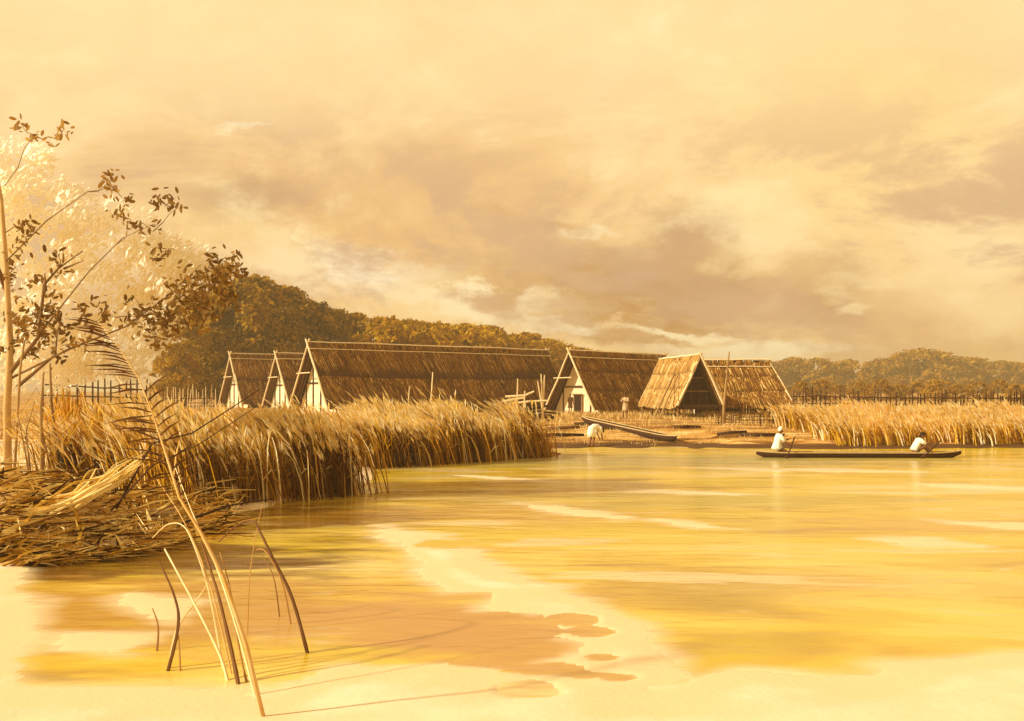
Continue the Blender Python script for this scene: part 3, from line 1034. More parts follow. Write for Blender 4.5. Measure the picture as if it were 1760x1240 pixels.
# ------------------------------------------------------------------ fences
def fence(name, label, pts, spacing, hfun, r, tn, rails, zpos, seed, matn='bark', railmat='wood_dark'):
    random.seed(seed)
    p0 = Vector((*pts[0], 0))
    root = thing(name, label, 'fence', (p0.x, p0.y, hz(p0.x, p0.y)))
    O = Vector(root.location)
    segs = [(Vector((*a, 0)), Vector((*b, 0))) for a, b in zip(pts[:-1], pts[1:])]
    tot = sum((b - a).length for a, b in segs)
    n = max(2, int(tot / spacing))
    top = []
    for i in range(n):
        t = (i + random.uniform(-.25, .25)) / (n - 1) * tot
        t = min(max(t, 0), tot)
        for a, b in segs:
            l = (b - a).length
            if t <= l + 1e-6:
                break
            t -= l
        p = a.lerp(b, t / l)
        z = hz(p.x, p.y)
        H = hfun(i / (n - 1)) * random.uniform(.78, 1.14)
        q = Vector((p.x, p.y, z)) - O
        mb = MB()
        tx = random.gauss(0, .035) * H
        mb.tube([q + Vector((0, 0, -.2)), q + Vector((tx * .5 + random.gauss(0, .015), 0, H * .5)), q + Vector((tx, 0, H))], [r * 1.1, r, r * .7], 5, random.gauss(tn, .2))
        mb.build('stake', M[matn], root)
        top.append(q)
    for zf in rails:
        mb = MB()
        pp = [q + Vector((0, -r * 1.8, zf * hfun(i / (n - 1)) + random.gauss(0, .02))) for i, q in enumerate(top)]
        mb.tube(pp, r * .75, 5, zpos)
        mb.build('rail', M[railmat], root)
    return root


fence('stake_fence', 'tall dark stake fence with two rails behind the pale bank tree', [(-38.5, 84), (-31, 88)], .5, lambda f: 3.9 - .8 * f, .085, .2, (.4, .62), .4, 61)
fence('stake_fence', 'slim pale stake fence against dark trees beside the farthest house', [(-34, 100), (-29.8, 103)], .3, lambda f: 2.3, .045, .85, (.3, .5), .6, 62, 'pole')
fence('stake_fence', 'long pale stake fence running behind the golden reeds', [(20.8, 76), (27, 75.5), (36, 77), (44, 80)], .34, lambda f: 2.1 - .3 * f, .07, .22, (.45, .7), .5, 63)
fence('lattice_fence', 'low woven lattice fence in front of the hipped house', [(11.6, 58.4), (13.6, 58.2), (17, 58.6)], .14, lambda f: 1.05 if f > .25 else .6, .026, .55, (.2, .4, .6, .8), .3, 64)


# ------------------------------------------------------------------ poles, rack, logs
def pole_thing(name, label, cat, pts, radii, mat, tone, n=7):
    b = Vector(pts[0])
    mb = MB()
    mb.tube([Vector(p) - b for p in pts], radii, n, tone)
    o = mb.build(name, M[mat], None, True)
    o.location = b
    return tag(o, label, cat)


D = 58.0
z58 = hz(P(1244, 735, D).x, D)
b = P(1244, 735, D)
pole_thing('tall_pole', 'tall crooked pole standing upright before the stilt house', 'pole', [(b.x, D, z58 - .3), P(1244, 700, D), P(1247, 670, D), P(1250, 640, D), P(1253, 605, D)], [.085, .08, .07, .06, .045], 'bark', .7)
for i, (lab, top_, bot, y0, y1) in enumerate((('leaning pole propped on the straw roof, thicker and nearer its edge', (1164, 634), 1122, 68.6, 76.6), ('thin leaning pole propped on the straw roof beside a thicker one', (1172, 631), 1132, 67.6, 75.6))):
    q = Vector(((bot - HX) / F * y0, y0, 0))
    q.z = hz(q.x, q.y) - .1
    t = P(top_[0], top_[1], y1)
    pole_thing('leaning_pole', lab, 'pole', [q, q.lerp(t, .5) + Vector((0, 0, .04)), t], [.085 - .02 * i, .075 - .02 * i, .05 - .01 * i], 'bark', .75)
pole_thing('wooden_post', 'slim pale post rising from reeds before the long roof, taller of two', 'post', [P(742, 720, 45) , P(741, 690, 45), P(744, 640, 45)], [.035, .035, .025], 'pole', .8)
pole_thing('wooden_post', 'thin short post rising from reeds before the long roof, shorter of two', 'post', [P(702, 720, 46), P(702, 690, 46), P(704, 664, 46)], [.025, .025, .02], 'pole', .75)

# drying rack
rk = thing('drying_rack', 'rough drying rack of crossed sticks at the long house corner', 'rack', (P(905, 710, 60).x, 60, hz(P(905, 710, 60).x, 60)))
O = Vector(rk.location)
for a, b_ in (((890, 651), (886, 732)), ((930, 643), (934, 735)), ((936, 645), (930, 733)), ((924, 655), (936, 732)), ((902, 672), (898, 733))):
    mb = MB()
    D0 = 60 + random.uniform(-.4, .4)
    mb.tube([P(*b_, D0) - O - Vector((0, 0, .2)), (P(*a, D0) + P(*b_, D0)) / 2 - O + Vector((.03, 0, 0)), P(*a, D0) - O], [.055, .05, .035], 6, .75)
    mb.build('pole', M['pole'], rk)
for pts in ([(868, 682), (902, 680), (918, 673)], [(862, 691), (880, 687), (900, 684)], [(880, 694), (912, 690), (940, 689)]):
    mb = MB()
    mb.tube([P(x, y, 59.8) - O for x, y in pts], [.06, .06, .05], 6, .9)
    mb.build('crossbar', M['pole'], rk)
wp = thing('woodpile', 'dark heap of split branches under the drying rack', 'woodpile', (P(905, 712, 62).x, 62, hz(P(905, 712, 62).x, 62)))
for i in range(26):
    mb = MB()
    c = Vector((random.uniform(-1.3, 1.5), random.uniform(-.4, .5), random.random() ** 1.5 * .9 + .06))
    a = random.uniform(-.5, .5)
    d = Vector((math.cos(a), random.uniform(-.3, .3), math.sin(a) * .4)) * random.uniform(.4, .8)
    mb.tube([c - d, c + d], [.07, .05], 6, random.uniform(.1, .6))
    mb.build('branch', M['wood_dark'], wp)


random.seed(91)
for k, (px, py, ln, a, lab) in enumerate(((1258, 746, 1.5, .05, 'short split log lying on the bank below the lattice fence'), (1310, 751, 2.2, -.08, 'long thin log lying on the bank nearest the canoe stern'), (1180, 736, 1.6, .25, 'weathered log on the trodden ground under the leaning poles'),
                                          (960, 752, 2.6, .06, 'long dark log on the mud beside the isolated reed tuft'), (968, 738, 1.8, -.1, 'stubby dark log on the bank below the drying rack'))):
    q = ground_pt0(px, py)
    d = Vector((math.cos(a), math.sin(a), 0)) * ln * .5
    e0, e1 = q - d, q + d
    e0.z, e1.z = hz(e0.x, e0.y) + .06, hz(e1.x, e1.y) + .06
    pole_thing('fallen_log', lab, 'log', [e0, e0.lerp(e1, .5) + Vector((0, 0, .03)), e1], [.09, .085, .065], 'wood_dark', random.uniform(.2, .6), 8)
fence('stake_row', 'row of short stakes driven into the bank beyond the lattice fence', [(13.4, 55.2), (16.4, 55.0)], .33, lambda f: .6, .035, .4, (.55,), .3, 65)

# beached dugout
def dugout(name, label, cat, A, B, beam, depth, up_a=.12, up_b=.12, mat='hull', n=28):
    """hollow hull from A to B (waterline-bottom points); returns its Empty"""
    A, B = Vector(A), Vector(B)
    root = thing(name, label, cat, A)
    ax = (B - A)
    L = ax.length
    ax = ax / L
    sd = Vector((ax.y, -ax.x, 0)).normalized()
    up = sd.cross(ax).normalized()
    if up.z < 0:
        up = -up
    rings = []
    hb = MB()
    gun = [[], []]
    for i in range(n + 1):
        t = i / n
        e = min(t, 1 - t) * L
        w = beam * .5 * min(1, (e / (L * .16) + .02)) ** .6
        w = max(w, .02)
        lift = (up_a * max(0, 1 - t / .14) ** 2 + up_b * max(0, 1 - (1 - t) / .14) ** 2)
        dp = depth
        botz = lift * .9 + depth * .55 * max(0, 1 - e / (L * .1)) ** 2
        topz = dp + lift
        ring = []
        for k in range(11):                 # outer shell port -> keel -> starboard
            a = math.pi * k / 10
            ring.append(ax * (t * L) + sd * (w * math.cos(a)) + up * (topz - (topz - botz) * math.sin(a) ** .7))
        wi = w * .84
        bz = botz + (topz - botz) * .3
        for k in range(11):                 # inner shell back
            a = math.pi * (10 - k) / 10
            ring.append(ax * (t * L) + sd * (wi * math.cos(a)) + up * (topz - (topz - bz) * math.sin(a) ** .7 + .001))
        rings.append(ring)
        gun[0].append(ring[0] + up * .012)
        gun[1].append(ring[10] + up * .012)
    hb.grid(rings, .25)
    hb.build('hull', M[mat], root, True)
    for g in gun:
        mb = MB()
        mb.tube(g, .028, 5, .85)
        mb.build('gunwale', M[mat], root)
    return root, A, ax, sd, up, L


fa, fb = P(1000, 722, 57), P(1162, 764, 50.2)
fb.z = max(fb.z, hz(fb.x, fb.y) + .02)
fa.z = hz(fa.x, fa.y) + .28
dugout('beached_dugout', 'dark narrow dugout hauled up the landing beside the bending person', 'canoe', fa - Vector((0, 0, .2)), fb - Vector((0, 0, .06)), .62, .34, .05, .08)
# rollers that prop its upper end
for i, t in enumerate((.04, .3)):
    q = fa.lerp(fb, t)
    zz = hz(q.x, q.y)
    rr = max(.08, (q.z - .2 - zz) * .5)
    pole_thing('log_roller', ('thick' if i == 0 else 'thinner') + ' log lying crosswise under the hauled up dugout' + (' at its high end' if i == 0 else ''), 'log', [(q.x - .6, q.y - .3, zz + rr * .9), (q.x + .6, q.y + .3, zz + rr * .9)], [rr, rr * .9], 'wood_dark', .4, 9)

cb = 41.6
ca = Vector(((1300 - HX) / F * cb, cb, -.1))
ce = Vector(((1648 - HX) / F * cb, cb - .2, -.1))
boat, bA, bax, bsd, bup, bL = dugout('dugout_canoe', 'long dark dugout canoe afloat with two paddlers', 'canoe', ca, ce, .74, .29, .06, .09)


# ------------------------------------------------------------------ people
def person(label, loc, rz, J, cloth='linen', hair='dark', sc=1.0, robe=None, sleeves=True, headwrap=False):
    """J: joint positions in body axes (x right, y forward, z up)"""
    root = thing('person', label, 'person', loc, rz)
    root.scale = (sc, sc, sc)
    V = {k: Vector(v) for k, v in J.items()}
    names = ['pelvis', 'spine', 'chest', 'neck', 'head']
    rad = {'pelvis': .125, 'spine': .115, 'chest': .13, 'neck': .055, 'head': .06, 'sh': .062, 'el': .042, 'wr': .03, 'hand': .028, 'hip': .088, 'kn': .06, 'an': .042, 'toe': .036}
    idx, vs, es, rs = {}, [], [], []
    def add(k, p, r):
        idx[k] = len(vs)
        vs.append(p)
        rs.append(r)
    for k in names:
        add(k, V[k], rad[k])
    for a, b in zip(names[:-1], names[1:]):
        es.append((idx[a], idx[b]))
    for s in 'lr':
        for k in ('sh', 'el', 'wr', 'hand', 'hip', 'kn', 'an', 'toe'):
            add(k + s, V[k + s], rad[k])
        es += [(idx['chest'], idx['sh' + s]), (idx['sh' + s], idx['el' + s]), (idx['el' + s], idx['wr' + s]), (idx['wr' + s], idx['hand' + s]),
               (idx['pelvis'], idx['hip' + s]), (idx['hip' + s], idx['kn' + s]), (idx['kn' + s], idx['an' + s]), (idx['an' + s], idx['toe' + s])]
    me = bpy.data.meshes.new('skeleton')
    me.from_pydata([tuple(v) for v in vs], es, [])
    tmp = bpy.data.objects.new('skeleton', me)
    C.objects.link(tmp)
    md = tmp.modifiers.new('skin', 'SKIN')
    for i, r in enumerate(rs):
        sv = me.skin_vertices[0].data[i]
        sv.radius = (r, r)
        sv.use_root = (i == 0)
    ss = tmp.modifiers.new('sub', 'SUBSURF')
    ss.levels = ss.render_levels = 1
    dg = bpy.context.evaluated_depsgraph_get()
    ev = tmp.evaluated_get(dg)
    m2 = ev.to_mesh()
    mb = MB()
    mb.v = [tuple(v.co) for v in m2.vertices]
    mb.f = [tuple(p.vertices) for p in m2.polygons]
    mb.t = [.45] * len(mb.f)
    ev.to_mesh_clear()
    bpy.data.objects.remove(tmp)
    # head with brow, nose, chin, ears
    hd = (V['head'] - V['neck']).normalized()
    look = V.get('look', Vector((0, 1, 0)))
    f = (look - hd * look.dot(hd)).normalized()
    rt = f.cross(hd).normalized()
    hc = V['head'] + hd * .06 + f * .012
    HM = Matrix((rt, f, hd)).transposed()
    mb.ball(hc, (.075, .095, .115), .5, 12, 9, HM)
    mb.ball(hc + f * .03 - hd * .07, (.05, .062, .05), .5, 8, 5, HM)
    mb.ball(hc + f * .1 - hd * .012, (.014, .022, .026), .6, 6, 4, HM)
    for q in (-1, 1):
        mb.ball(hc + rt * q * .078, (.012, .024, .034), .5, 6, 4, HM)
        mb.ball(hc + rt * q * .03 + f * .084 + hd * .012, (.013, .012, .009), .0, 6, 4, HM)
    mb.ball(hc + f * .09 - hd * .06, (.026, .012, .007), .1, 6, 4, HM)
    # five fingers on each hand
    for s in 'lr':
        w, h_ = V['wr' + s], V['hand' + s]
        d = (h_ - w).normalized()
        sdv = d.orthogonal().normalized()
        upv = d.cross(sdv)
        for k, (o, ln) in enumerate(((-.027, .062), (-.009, .074), (.009, .07), (.026, .055))):
            a = h_ + sdv * o
            mb.tube([a, a + d * ln * .5 + upv * .008, a + d * ln * .85 + upv * .03], [.0095, .009, .006], 5, .5)
        a = w.lerp(h_, .45) + sdv * -.03
        mb.tube([a, a - sdv * .028 + d * .03, a - sdv * .03 + d * .058 + upv * .015], [.011, .01, .007], 5, .5)
    # feet: heels
    for s in 'lr':
        mb.ball(V['an' + s] + (V['an' + s] - V['toe' + s]).normalized() * .03 - Vector((0, 0, .02)), .04, .45, 8, 5)
    body = mb.build('body', M['skin'], root, True)
    # hair or head wrap
    mb = MB()
    mb.ball(hc + hd * .025 - f * .018, (.085, .1, .112), .6 if headwrap else .4, 12, 8, HM)
    if headwrap:
        mb.ball(hc + hd * .11 - f * .02, (.06, .07, .04), .7, 10, 5, HM)
        mb.build('head_wrap', M['linen'], root, True)
    else:
        mb.ball(hc - f * .06 - hd * .06, (.065, .045, .08), .4, 10, 6, HM)
        mb.build('hair', M['hair'], root, True)
    # robe lofted round the trunk (rings: centre, half width, half depth)
    mb = MB()
    rings = []
    path = robe
    for i, (c, a, b_) in enumerate(path):
        c = Vector(c)
        d = (Vector(path[min(i + 1, len(path) - 1)][0]) - Vector(path[max(i - 1, 0)][0])).normalized()
        x = Vector((1, 0, 0))
        y = d.cross(x).normalized()
        rings.append([c + x * a * math.cos(2 * math.pi * k / 18) * (1 + .05 * math.sin(k * 2.5 + i * .4)) + y * b_ * math.sin(2 * math.pi * k / 18) * (1 + .06 * math.sin(k * 3.1)) for k in range(18)])
    mb.grid(rings, .6)
    tn = mb.build('tunic', M[cloth], root, True)
    if sleeves:
        for s in 'lr':
            mb = MB()
            a, b_ = V['sh' + s], V['el' + s]
            c0 = V['chest'].lerp(a, .6)
            mb.tube([c0, a + (a - c0) * .15, a.lerp(b_, .5), a.lerp(b_, .95)], [.085, .092, .078, .07], 10, .6)
            mb.build('sleeve', M[cloth], tn, True)
    return root


def sym(d):
    o = {}
    for k, v in d.items():
        if k.endswith('*'):
            o[k[:-1] + 'r'] = v
            o[k[:-1] + 'l'] = (-v[0], v[1], v[2])
        else:
            o[k] = v
    return o


stand = sym({'pelvis': (0, 0, .9), 'spine': (0, .01, 1.08), 'chest': (0, 0, 1.28), 'neck': (0, 0, 1.42), 'head': (0, .02, 1.5), 'sh*': (.185, 0, 1.34), 'el*': (.25, .02, 1.06), 'wr*': (.23, .14, .84), 'hand*': (.22, .17, .76),
             'hip*': (.1, 0, .84), 'kn*': (.11, .03, .47), 'an*': (.11, -.02, .08), 'toe*': (.12, .14, .03)})
robe_s = [((0, 0, 1.42), .07, .07), ((0, 0, 1.37), .18, .11), ((0, 0, 1.25), .2, .145), ((0, .01, 1.05), .175, .14), ((0, 0, .9), .2, .155), ((0, 0, .65), .22, .175), ((0, 0, .48), .235, .19)]


ground_pt = ground_pt0


q = ground_pt(980, 711)
person('person in a brown tunic standing at the dark doorway', q, R(-150), stand, 'cloth_brown', sc=.97, robe=robe_s)
st2 = dict(stand)
st2.update({'elr': (.27, .1, 1.1), 'wrr': (.1, .26, 1.16), 'handr': (.02, .27, 1.2), 'ell': (-.27, .08, 1.1), 'wrl': (-.1, .24, 1.1), 'handl': (-.02, .27, 1.12), 'knr': (.13, .1, .48), 'anr': (.13, .02, .08), 'toer': (.15, .18, .03)})
q = ground_pt(1075, 719)
person('person in a mottled tan tunic standing with folded arms on open ground', q, R(140), st2, 'cloth_tan', sc=1.0, robe=robe_s)
bend = sym({'pelvis': (0, 0, .86), 'spine': (0, .17, .97), 'chest': (0, .38, .96), 'neck': (0, .51, .88), 'head': (0, .58, .82), 'sh*': (.17, .42, .93), 'el*': (.19, .47, .66), 'wr*': (.13, .55, .42), 'hand*': (.11, .58, .34),
            'hip*': (.1, .0, .8), 'kn*': (.13, .1, .45), 'an*': (.13, -.04, .08), 'toe*': (.14, .12, .03), 'look': (0, .6, -.8)})
robe_b = [((0, .5, .89), .07, .07), ((0, .44, .94), .17, .1), ((0, .36, .97), .2, .14), ((0, .18, .97), .19, .15), ((0, .04, .9), .2, .16), ((0, .01, .72), .21, .18), ((0, .02, .5), .22, .2)]
q = ground_pt(1016, 769, .1)
person('person in white bending down at the waterline', q, R(-60), bend, 'linen', sc=1.0, robe=robe_b)
kneel = sym({'pelvis': (0, -.08, .3), 'spine': (0, -.04, .48), 'chest': (0, .0, .68), 'neck': (0, .02, .83), 'head': (0, .05, .91), 'sh*': (.18, .02, .75), 'el*': (.24, .16, .52), 'wr*': (.2, .36, .45), 'hand*': (.19, .43, .43),
             'hip*': (.1, -.04, .24), 'kn*': (.14, .36, .1), 'an*': (.12, -.1, .07), 'toe*': (.12, -.24, .03)})
kneel.update({'elr': (.26, .2, .5), 'wrr': (.26, .4, .36), 'handr': (.26, .46, .32), 'wrl': (.02, .34, .58), 'handl': (.08, .39, .6), 'ell': (-.2, .2, .55)})
robe_k = [((0, .02, .83), .07, .07), ((0, .01, .78), .18, .11), ((0, 0, .67), .205, .15), ((0, -.04, .47), .18, .15), ((0, -.06, .3), .22, .2), ((0, -.07, .2), .23, .22)]


def boat_pt(px):
    t = ((px - HX) / F * cb - bA.x) / (bax.x * bL)
    return bA + bax * (t * bL) + bup * .22


person('kneeling paddler in a white robe and head wrap at the canoe stern', boat_pt(1338), R(-90), kneel, 'linen', sc=1.02, robe=robe_k, headwrap=True)
sit = sym({'pelvis': (0, 0, .14), 'spine': (0, .08, .32), 'chest': (0, .18, .5), 'neck': (0, .25, .64), 'head': (0, .3, .72), 'sh*': (.18, .2, .57), 'el*': (.24, .4, .42), 'wr*': (.18, .62, .38), 'hand*': (.16, .69, .39),
           'hip*': (.1, .02, .12), 'kn*': (.15, .4, .34), 'an*': (.12, .66, .08), 'toe*': (.12, .82, .06)})
sit.update({'wrl': (.0, .56, .48), 'handl': (.08, .6, .5), 'ell': (-.22, .4, .4), 'wrr': (.25, .52, .28), 'handr': (.26, .58, .24)})
robe_t = [((0, .25, .64), .07, .06), ((0, .22, .6), .17, .1), ((0, .17, .49), .2, .14), ((0, .08, .32), .18, .15), ((0, .01, .16), .2, .17)]
person('seated paddler with dark hair and white shirt leaning forward near the canoe bow', boat_pt(1568), R(-90), sit, 'linen', sc=1.02, robe=robe_t)


def paddle(label, a, b_, blade_end):
    a, b_ = Vector(a), Vector(b_)
    root = thing('paddle', label, 'paddle', a)
    d = (b_ - a)
    mb = MB()
    mb.tube([Vector((0, 0, 0)), d * .5, d], [.028, .028, .024], 7, .3)
    mb.build('shaft', M['wood_dark'], root)
    mb = MB()
    u = d.normalized()
    e0 = d if blade_end else Vector((0, 0, 0))
    uu = u if blade_end else -u
    mb.tube([e0 - uu * .05, e0 + uu * .08, e0 + uu * .3, e0 + uu * .42], [.025, .075, .09, .04], 8, .4, .25)
    mb.build('blade', M['wood_dark'], root, True)


kp = boat_pt(1338)
paddle('paddle held low by the paddler with the head wrap', kp + Vector((.60, -.2, .72)), kp + Vector((.2, -.62, -.02)), True)
sp = boat_pt(1568)
paddle('paddle slanting up in front of the dark haired paddler', sp + Vector((1.08, -.1, .6)), sp + Vector((.32, -.5, .04)), True)


# ------------------------------------------------------------------ left foreground
def stalk(label, pts, r, tone, z0=0.0, dy=0.0, mat='stem', name='reed_stalk', cat='reed stalk', group=None):
    """pts in photograph pixels from the root upward; the root stands on the bed, the rest leans gently away"""
    b = G(*pts[0])
    b.z = hz(b.x, b.y)
    D0 = b.y
    w = [Vector((0, 0, -.05))]
    for i, (x, y) in enumerate(pts[1:]):
        w.append(P(x, y, D0 + dy * (i + 1) / (len(pts) - 1)) - b)
    mb = MB()
    k = len(w)
    fine, rr = [], []
    for i in range(k - 1):
        p0, p1, p2, p3 = w[max(i - 1, 0)], w[i], w[i + 1], w[min(i + 2, k - 1)]
        for u in (0, .2, .4, .6, .8):
            fine.append(.5 * ((2 * p1) + (p2 - p0) * u + (2 * p0 - 5 * p1 + 4 * p2 - p3) * u * u + (3 * p1 - p0 - 3 * p2 + p3) * u ** 3))
            rr.append(.78 * r * (1 - .65 * (i + u) / (k - 1)) * random.uniform(.9, 1.1))
    fine.append(w[-1])
    rr.append(r * .3)
    mb.tube(fine, rr, 6, tone)
    o = mb.build(name, M[mat])
    o.location = b
    tag(o, label, cat, group)
    return o, b


gs = 'bent reed stalks standing in the foreground water'
random.seed(77)
stalk('kinked dark stalk with its root farthest towards the pale shore', [(283, 1155), (306, 1078), (300, 1026), (274, 966)], .026, .12, dy=.5, group=gs)
stalk('long pale straight stalk slanting across a shorter crossing one', [(394, 1172), (378, 1126), (336, 1041), (300, 975), (283, 944)], .024, .95, dy=.8, group=gs)
stalk('pale crossing stalk that slants the opposite way to all the others', [(287, 1151), (304, 1084), (340, 1030), (362, 996)], .022, .9, dy=.6, group=gs)
stalk('thin short tan stalk beside the kinked dark stalk', [(311, 1155), (308, 1110), (304, 1078)], .014, .5, dy=.2, group=gs)
stalk('stout brown stalk next to the long pale straight stalk', [(412, 1178), (398, 1120), (377, 1030), (360, 975), (345, 930)], .03, .2, dy=.9, group=gs)
stalk('slim amber stalk between the stout brown stalk and the barbed frond', [(428, 1176), (412, 1120), (395, 1010), (378, 950)], .018, .5, dy=.9, group=gs)
stalk('dark purple brown stalk leaning alone farthest over open water', [(535, 1124), (503, 1031), (467, 956), (447, 915), (434, 895), (405, 905), (376, 932)], .026, .08, dy=1.2, group=gs)
stalk('tan stalk with a short drooping tip beside the lone dark stalk', [(509, 1076), (488, 1012), (458, 950), (440, 945)], .016, .5, dy=.6, group=gs)
stalk('thin brown stalk rising just behind the lone dark stalk', [(486, 1064), (472, 1000), (450, 953)], .014, .3, dy=.5, group=gs)

random.seed(78)
stalk('long pale thin stalk hugging the lower stem of the barbed frond', [(441, 1196), (408, 1085), (372, 975), (330, 880), (300, 800)], .014, 1.0, dy=1.1, group=gs)
stalk('thin golden stalk crossing under the barbed frond towards the reed heap', [(402, 1160), (362, 1010), (318, 900), (268, 822)], .013, .75, dy=1.3, group=gs)
stalk('pale stalk with a sharply folded tip behind the stout brown stalk', [(388, 1150), (362, 1030), (338, 950), (316, 905), (288, 902), (262, 925)], .014, .9, dy=1.0, group=gs)
stalk('wispy tan stalk rising straight between the folded stalk and lone dark stalk', [(424, 1092), (428, 1010), (438, 930), (452, 862)], .011, .6, dy=.8, group=gs)
stalk('short broken stub of reed beside the crossing stalks', [(268, 1120), (272, 1080), (262, 1046)], .018, .4, dy=.2, group=gs)

# the great barbed frond
fr = thing('reed_frond', 'huge leaning barbed frond with dark leaf blades crossing the reeds', 'plant')
b = G(457, 1234)
b.z = hz(b.x, b.y)
fr.location = b
path = [(457, 1234), (424, 1112), (385, 995), (345, 915), (308, 855), (285, 780), (262, 710), (238, 650), (205, 600), (168, 552)]
w = [P(x, y, b.y + 1.2 * (i / 9) ** 1.5) - b for i, (x, y) in enumerate(path)]
w[0].z -= .08
mb = MB()
mb.tube(w, [.018, .0175, .017, .015, .013, .011, .009, .007, .005, .003], 7, .75)
mb.build('stem', M['stem'], fr, True)
random.seed(5)
for i in range(64):
    t = i / 63
    y = 868 - 312 * t
    x = float(np.interp(-y, [-p[1] for p in path], [p[0] for p in path]))
    dd = b.y + 1.2 * np.interp(-y, [-p[1] for p in path], [(k / 9) ** 1.5 for k in range(10)])
    root_ = P(x, y, dd) - b
    L = (75 - 35 * abs(t - .45)) / F * dd * random.uniform(.7, 1.25)
    a = R(random.gauss(8, 7)) - (0 if t > .2 else .35)
    if random.random() < .16:
        continue
    if t < .62 and i % 3 == 0:             # a few blades on the other side
        d = Vector((math.cos(R(35)), random.uniform(-.2, .2), math.sin(R(35)))) * L * random.uniform(.4, .9)
    else:
        d = Vector((-math.cos(a), random.uniform(-.25, .25), math.sin(a))) * L
    s = d.cross(Vector((0, 1, .2))).normalized() * random.uniform(.006, .012)
    th = Vector((0, .006, 0))
    mb = MB()
    mid_ = root_ + d * .45 + Vector((0, 0, .015))
    mb.grid([[root_ - s * .4 - th, root_ + s * .4 - th, root_ + s * .4 + th, root_ - s * .4 + th], [mid_ - s - th, mid_ + s - th, mid_ + s + th, mid_ - s + th], [root_ + d - s * .1, root_ + d + s * .1, root_ + d + s * .1 + th * .3, root_ + d - s * .1 + th * .3]], random.uniform(.05, .5))
    mb.build('leaf_blade', M['frond'], fr)

# fallen reeds heaped along the bank
random.seed(15)
mb = MB()
pts = []
for i in range(1800):
    px = random.uniform(-30, 400) if i % 3 else random.uniform(-30, 300)
    yc = np.interp(px, [-30, 60, 200, 345], [905, 908, 880, 865])
    py = yc + random.uniform(-46, 74) * (1 - .35 * abs(px - 200) / 230)
    pts.append((px, py))
for (px, py) in pts:
    g_ = G(px, py, .1)
    z = hz(g_.x, g_.y)
    pile = max(0, 1 - abs(py - np.interp(px, [-30, 60, 200, 345], [905, 908, 880, 865])) / 60)
    c = Vector((g_.x, g_.y, max(z, 0) + .02 + random.random() * .75 * pile))
    a = R(random.gauss(17, 14)) if random.random() < .68 else R(random.uniform(-60, 110))
    L = random.uniform(.15, .7)
    d = Vector((math.cos(a), random.uniform(-.45, .35), math.sin(a) * .55)) * L
    s = d.cross(Vector((random.uniform(-.3, .3), .6, 1))).normalized() * random.uniform(.012, .055)
    bend_ = Vector((0, 0, random.uniform(.01, .1)))
    tn = random.choice((-.05, .25, .5, .65, .8, .95, 1.1))
    k = Vector((0, .008, -.008))
    mb.grid([[c - d - s * .3, c - d + s * .3, c - d + k], [c - d * .2 - s + bend_, c - d * .2 + s + bend_, c - d * .2 + bend_ + k], [c + d - s * .15, c + d + s * .15, c + d + k]], random.gauss(tn, .08))
tag(mb.build('fallen_reeds', M['litter']), 'matted heap of yellow and brown fallen reeds on the left bank', 'reed litter', kind='stuff')

# pale reeds added over the heap as its painted highlight, twigs across the reeds
def ground_line(pts, dz, radii, name, label, cat, mat, tone):
    w = []
    for (x, y) in pts:
        q = G(x, y, .5 + dz)
        w.append(Vector((q.x, q.y, .5 + dz)))
    return pole_thing(name, label, cat, w, radii, mat, tone)


tp = [P(25, 905, 18.2), P(110, 872, 18.6), P(180, 836, 19.0), P(246, 788, 19.5)]
random.seed(8)
mb = MB()
o0 = Vector(tp[0])
for i in range(70):
    j = Vector((random.gauss(0, .1), random.gauss(0, .16), abs(random.gauss(0, .09)) - .06))
    f0, f1 = random.uniform(0, .45), random.uniform(.6, 1)
    pp = []
    for k in range(4):
        t = (f0 + (f1 - f0) * k / 3) * 3
        n_ = min(int(t), 2)
        pp.append(tp[n_].lerp(tp[n_ + 1], t - n_) + j * (1 + .5 * math.sin(k * 2 + i)) - o0)
    r_ = random.uniform(.012, .03)
    mb.tube(pp, [r_, r_, r_ * .8, r_ * .4], 5, random.choice((.55, .7, .85, 1, 1)) + random.gauss(0, .05))
o = mb.build('highlight_reeds', M['litter'])
o.location = o0
tag(o, 'pale yellow reeds added as a painted highlight slanting up across the heap', 'reed highlight')
for lab, pts, D0, tn, rr in (('long dark twig slanting over the reeds, upper of two', [(200, 795), (262, 762), (330, 745), (400, 700), (448, 668)], 19.0, .2, .022),
                             ('dark twig slanting over the reeds, lower of two', [(190, 822), (262, 800), (340, 765), (440, 700)], 18.6, .3, .018),
                             ('dark branch lying along the foot of the near reeds', [(305, 905), (340, 888), (400, 868), (470, 858)], 18.6, .1, .03)):
    ww = [P(x, y, D0 + .5 * i) for i, (x, y) in enumerate(pts)]
    ww[0].z = min(ww[0].z, hz(ww[0].x, ww[0].y) + .4)
    pole_thing('twig', lab, 'twig', ww, [rr * (1 - .6 * i / (len(ww) - 1)) for i in range(len(ww))], 'wood_dark', tn, 6)


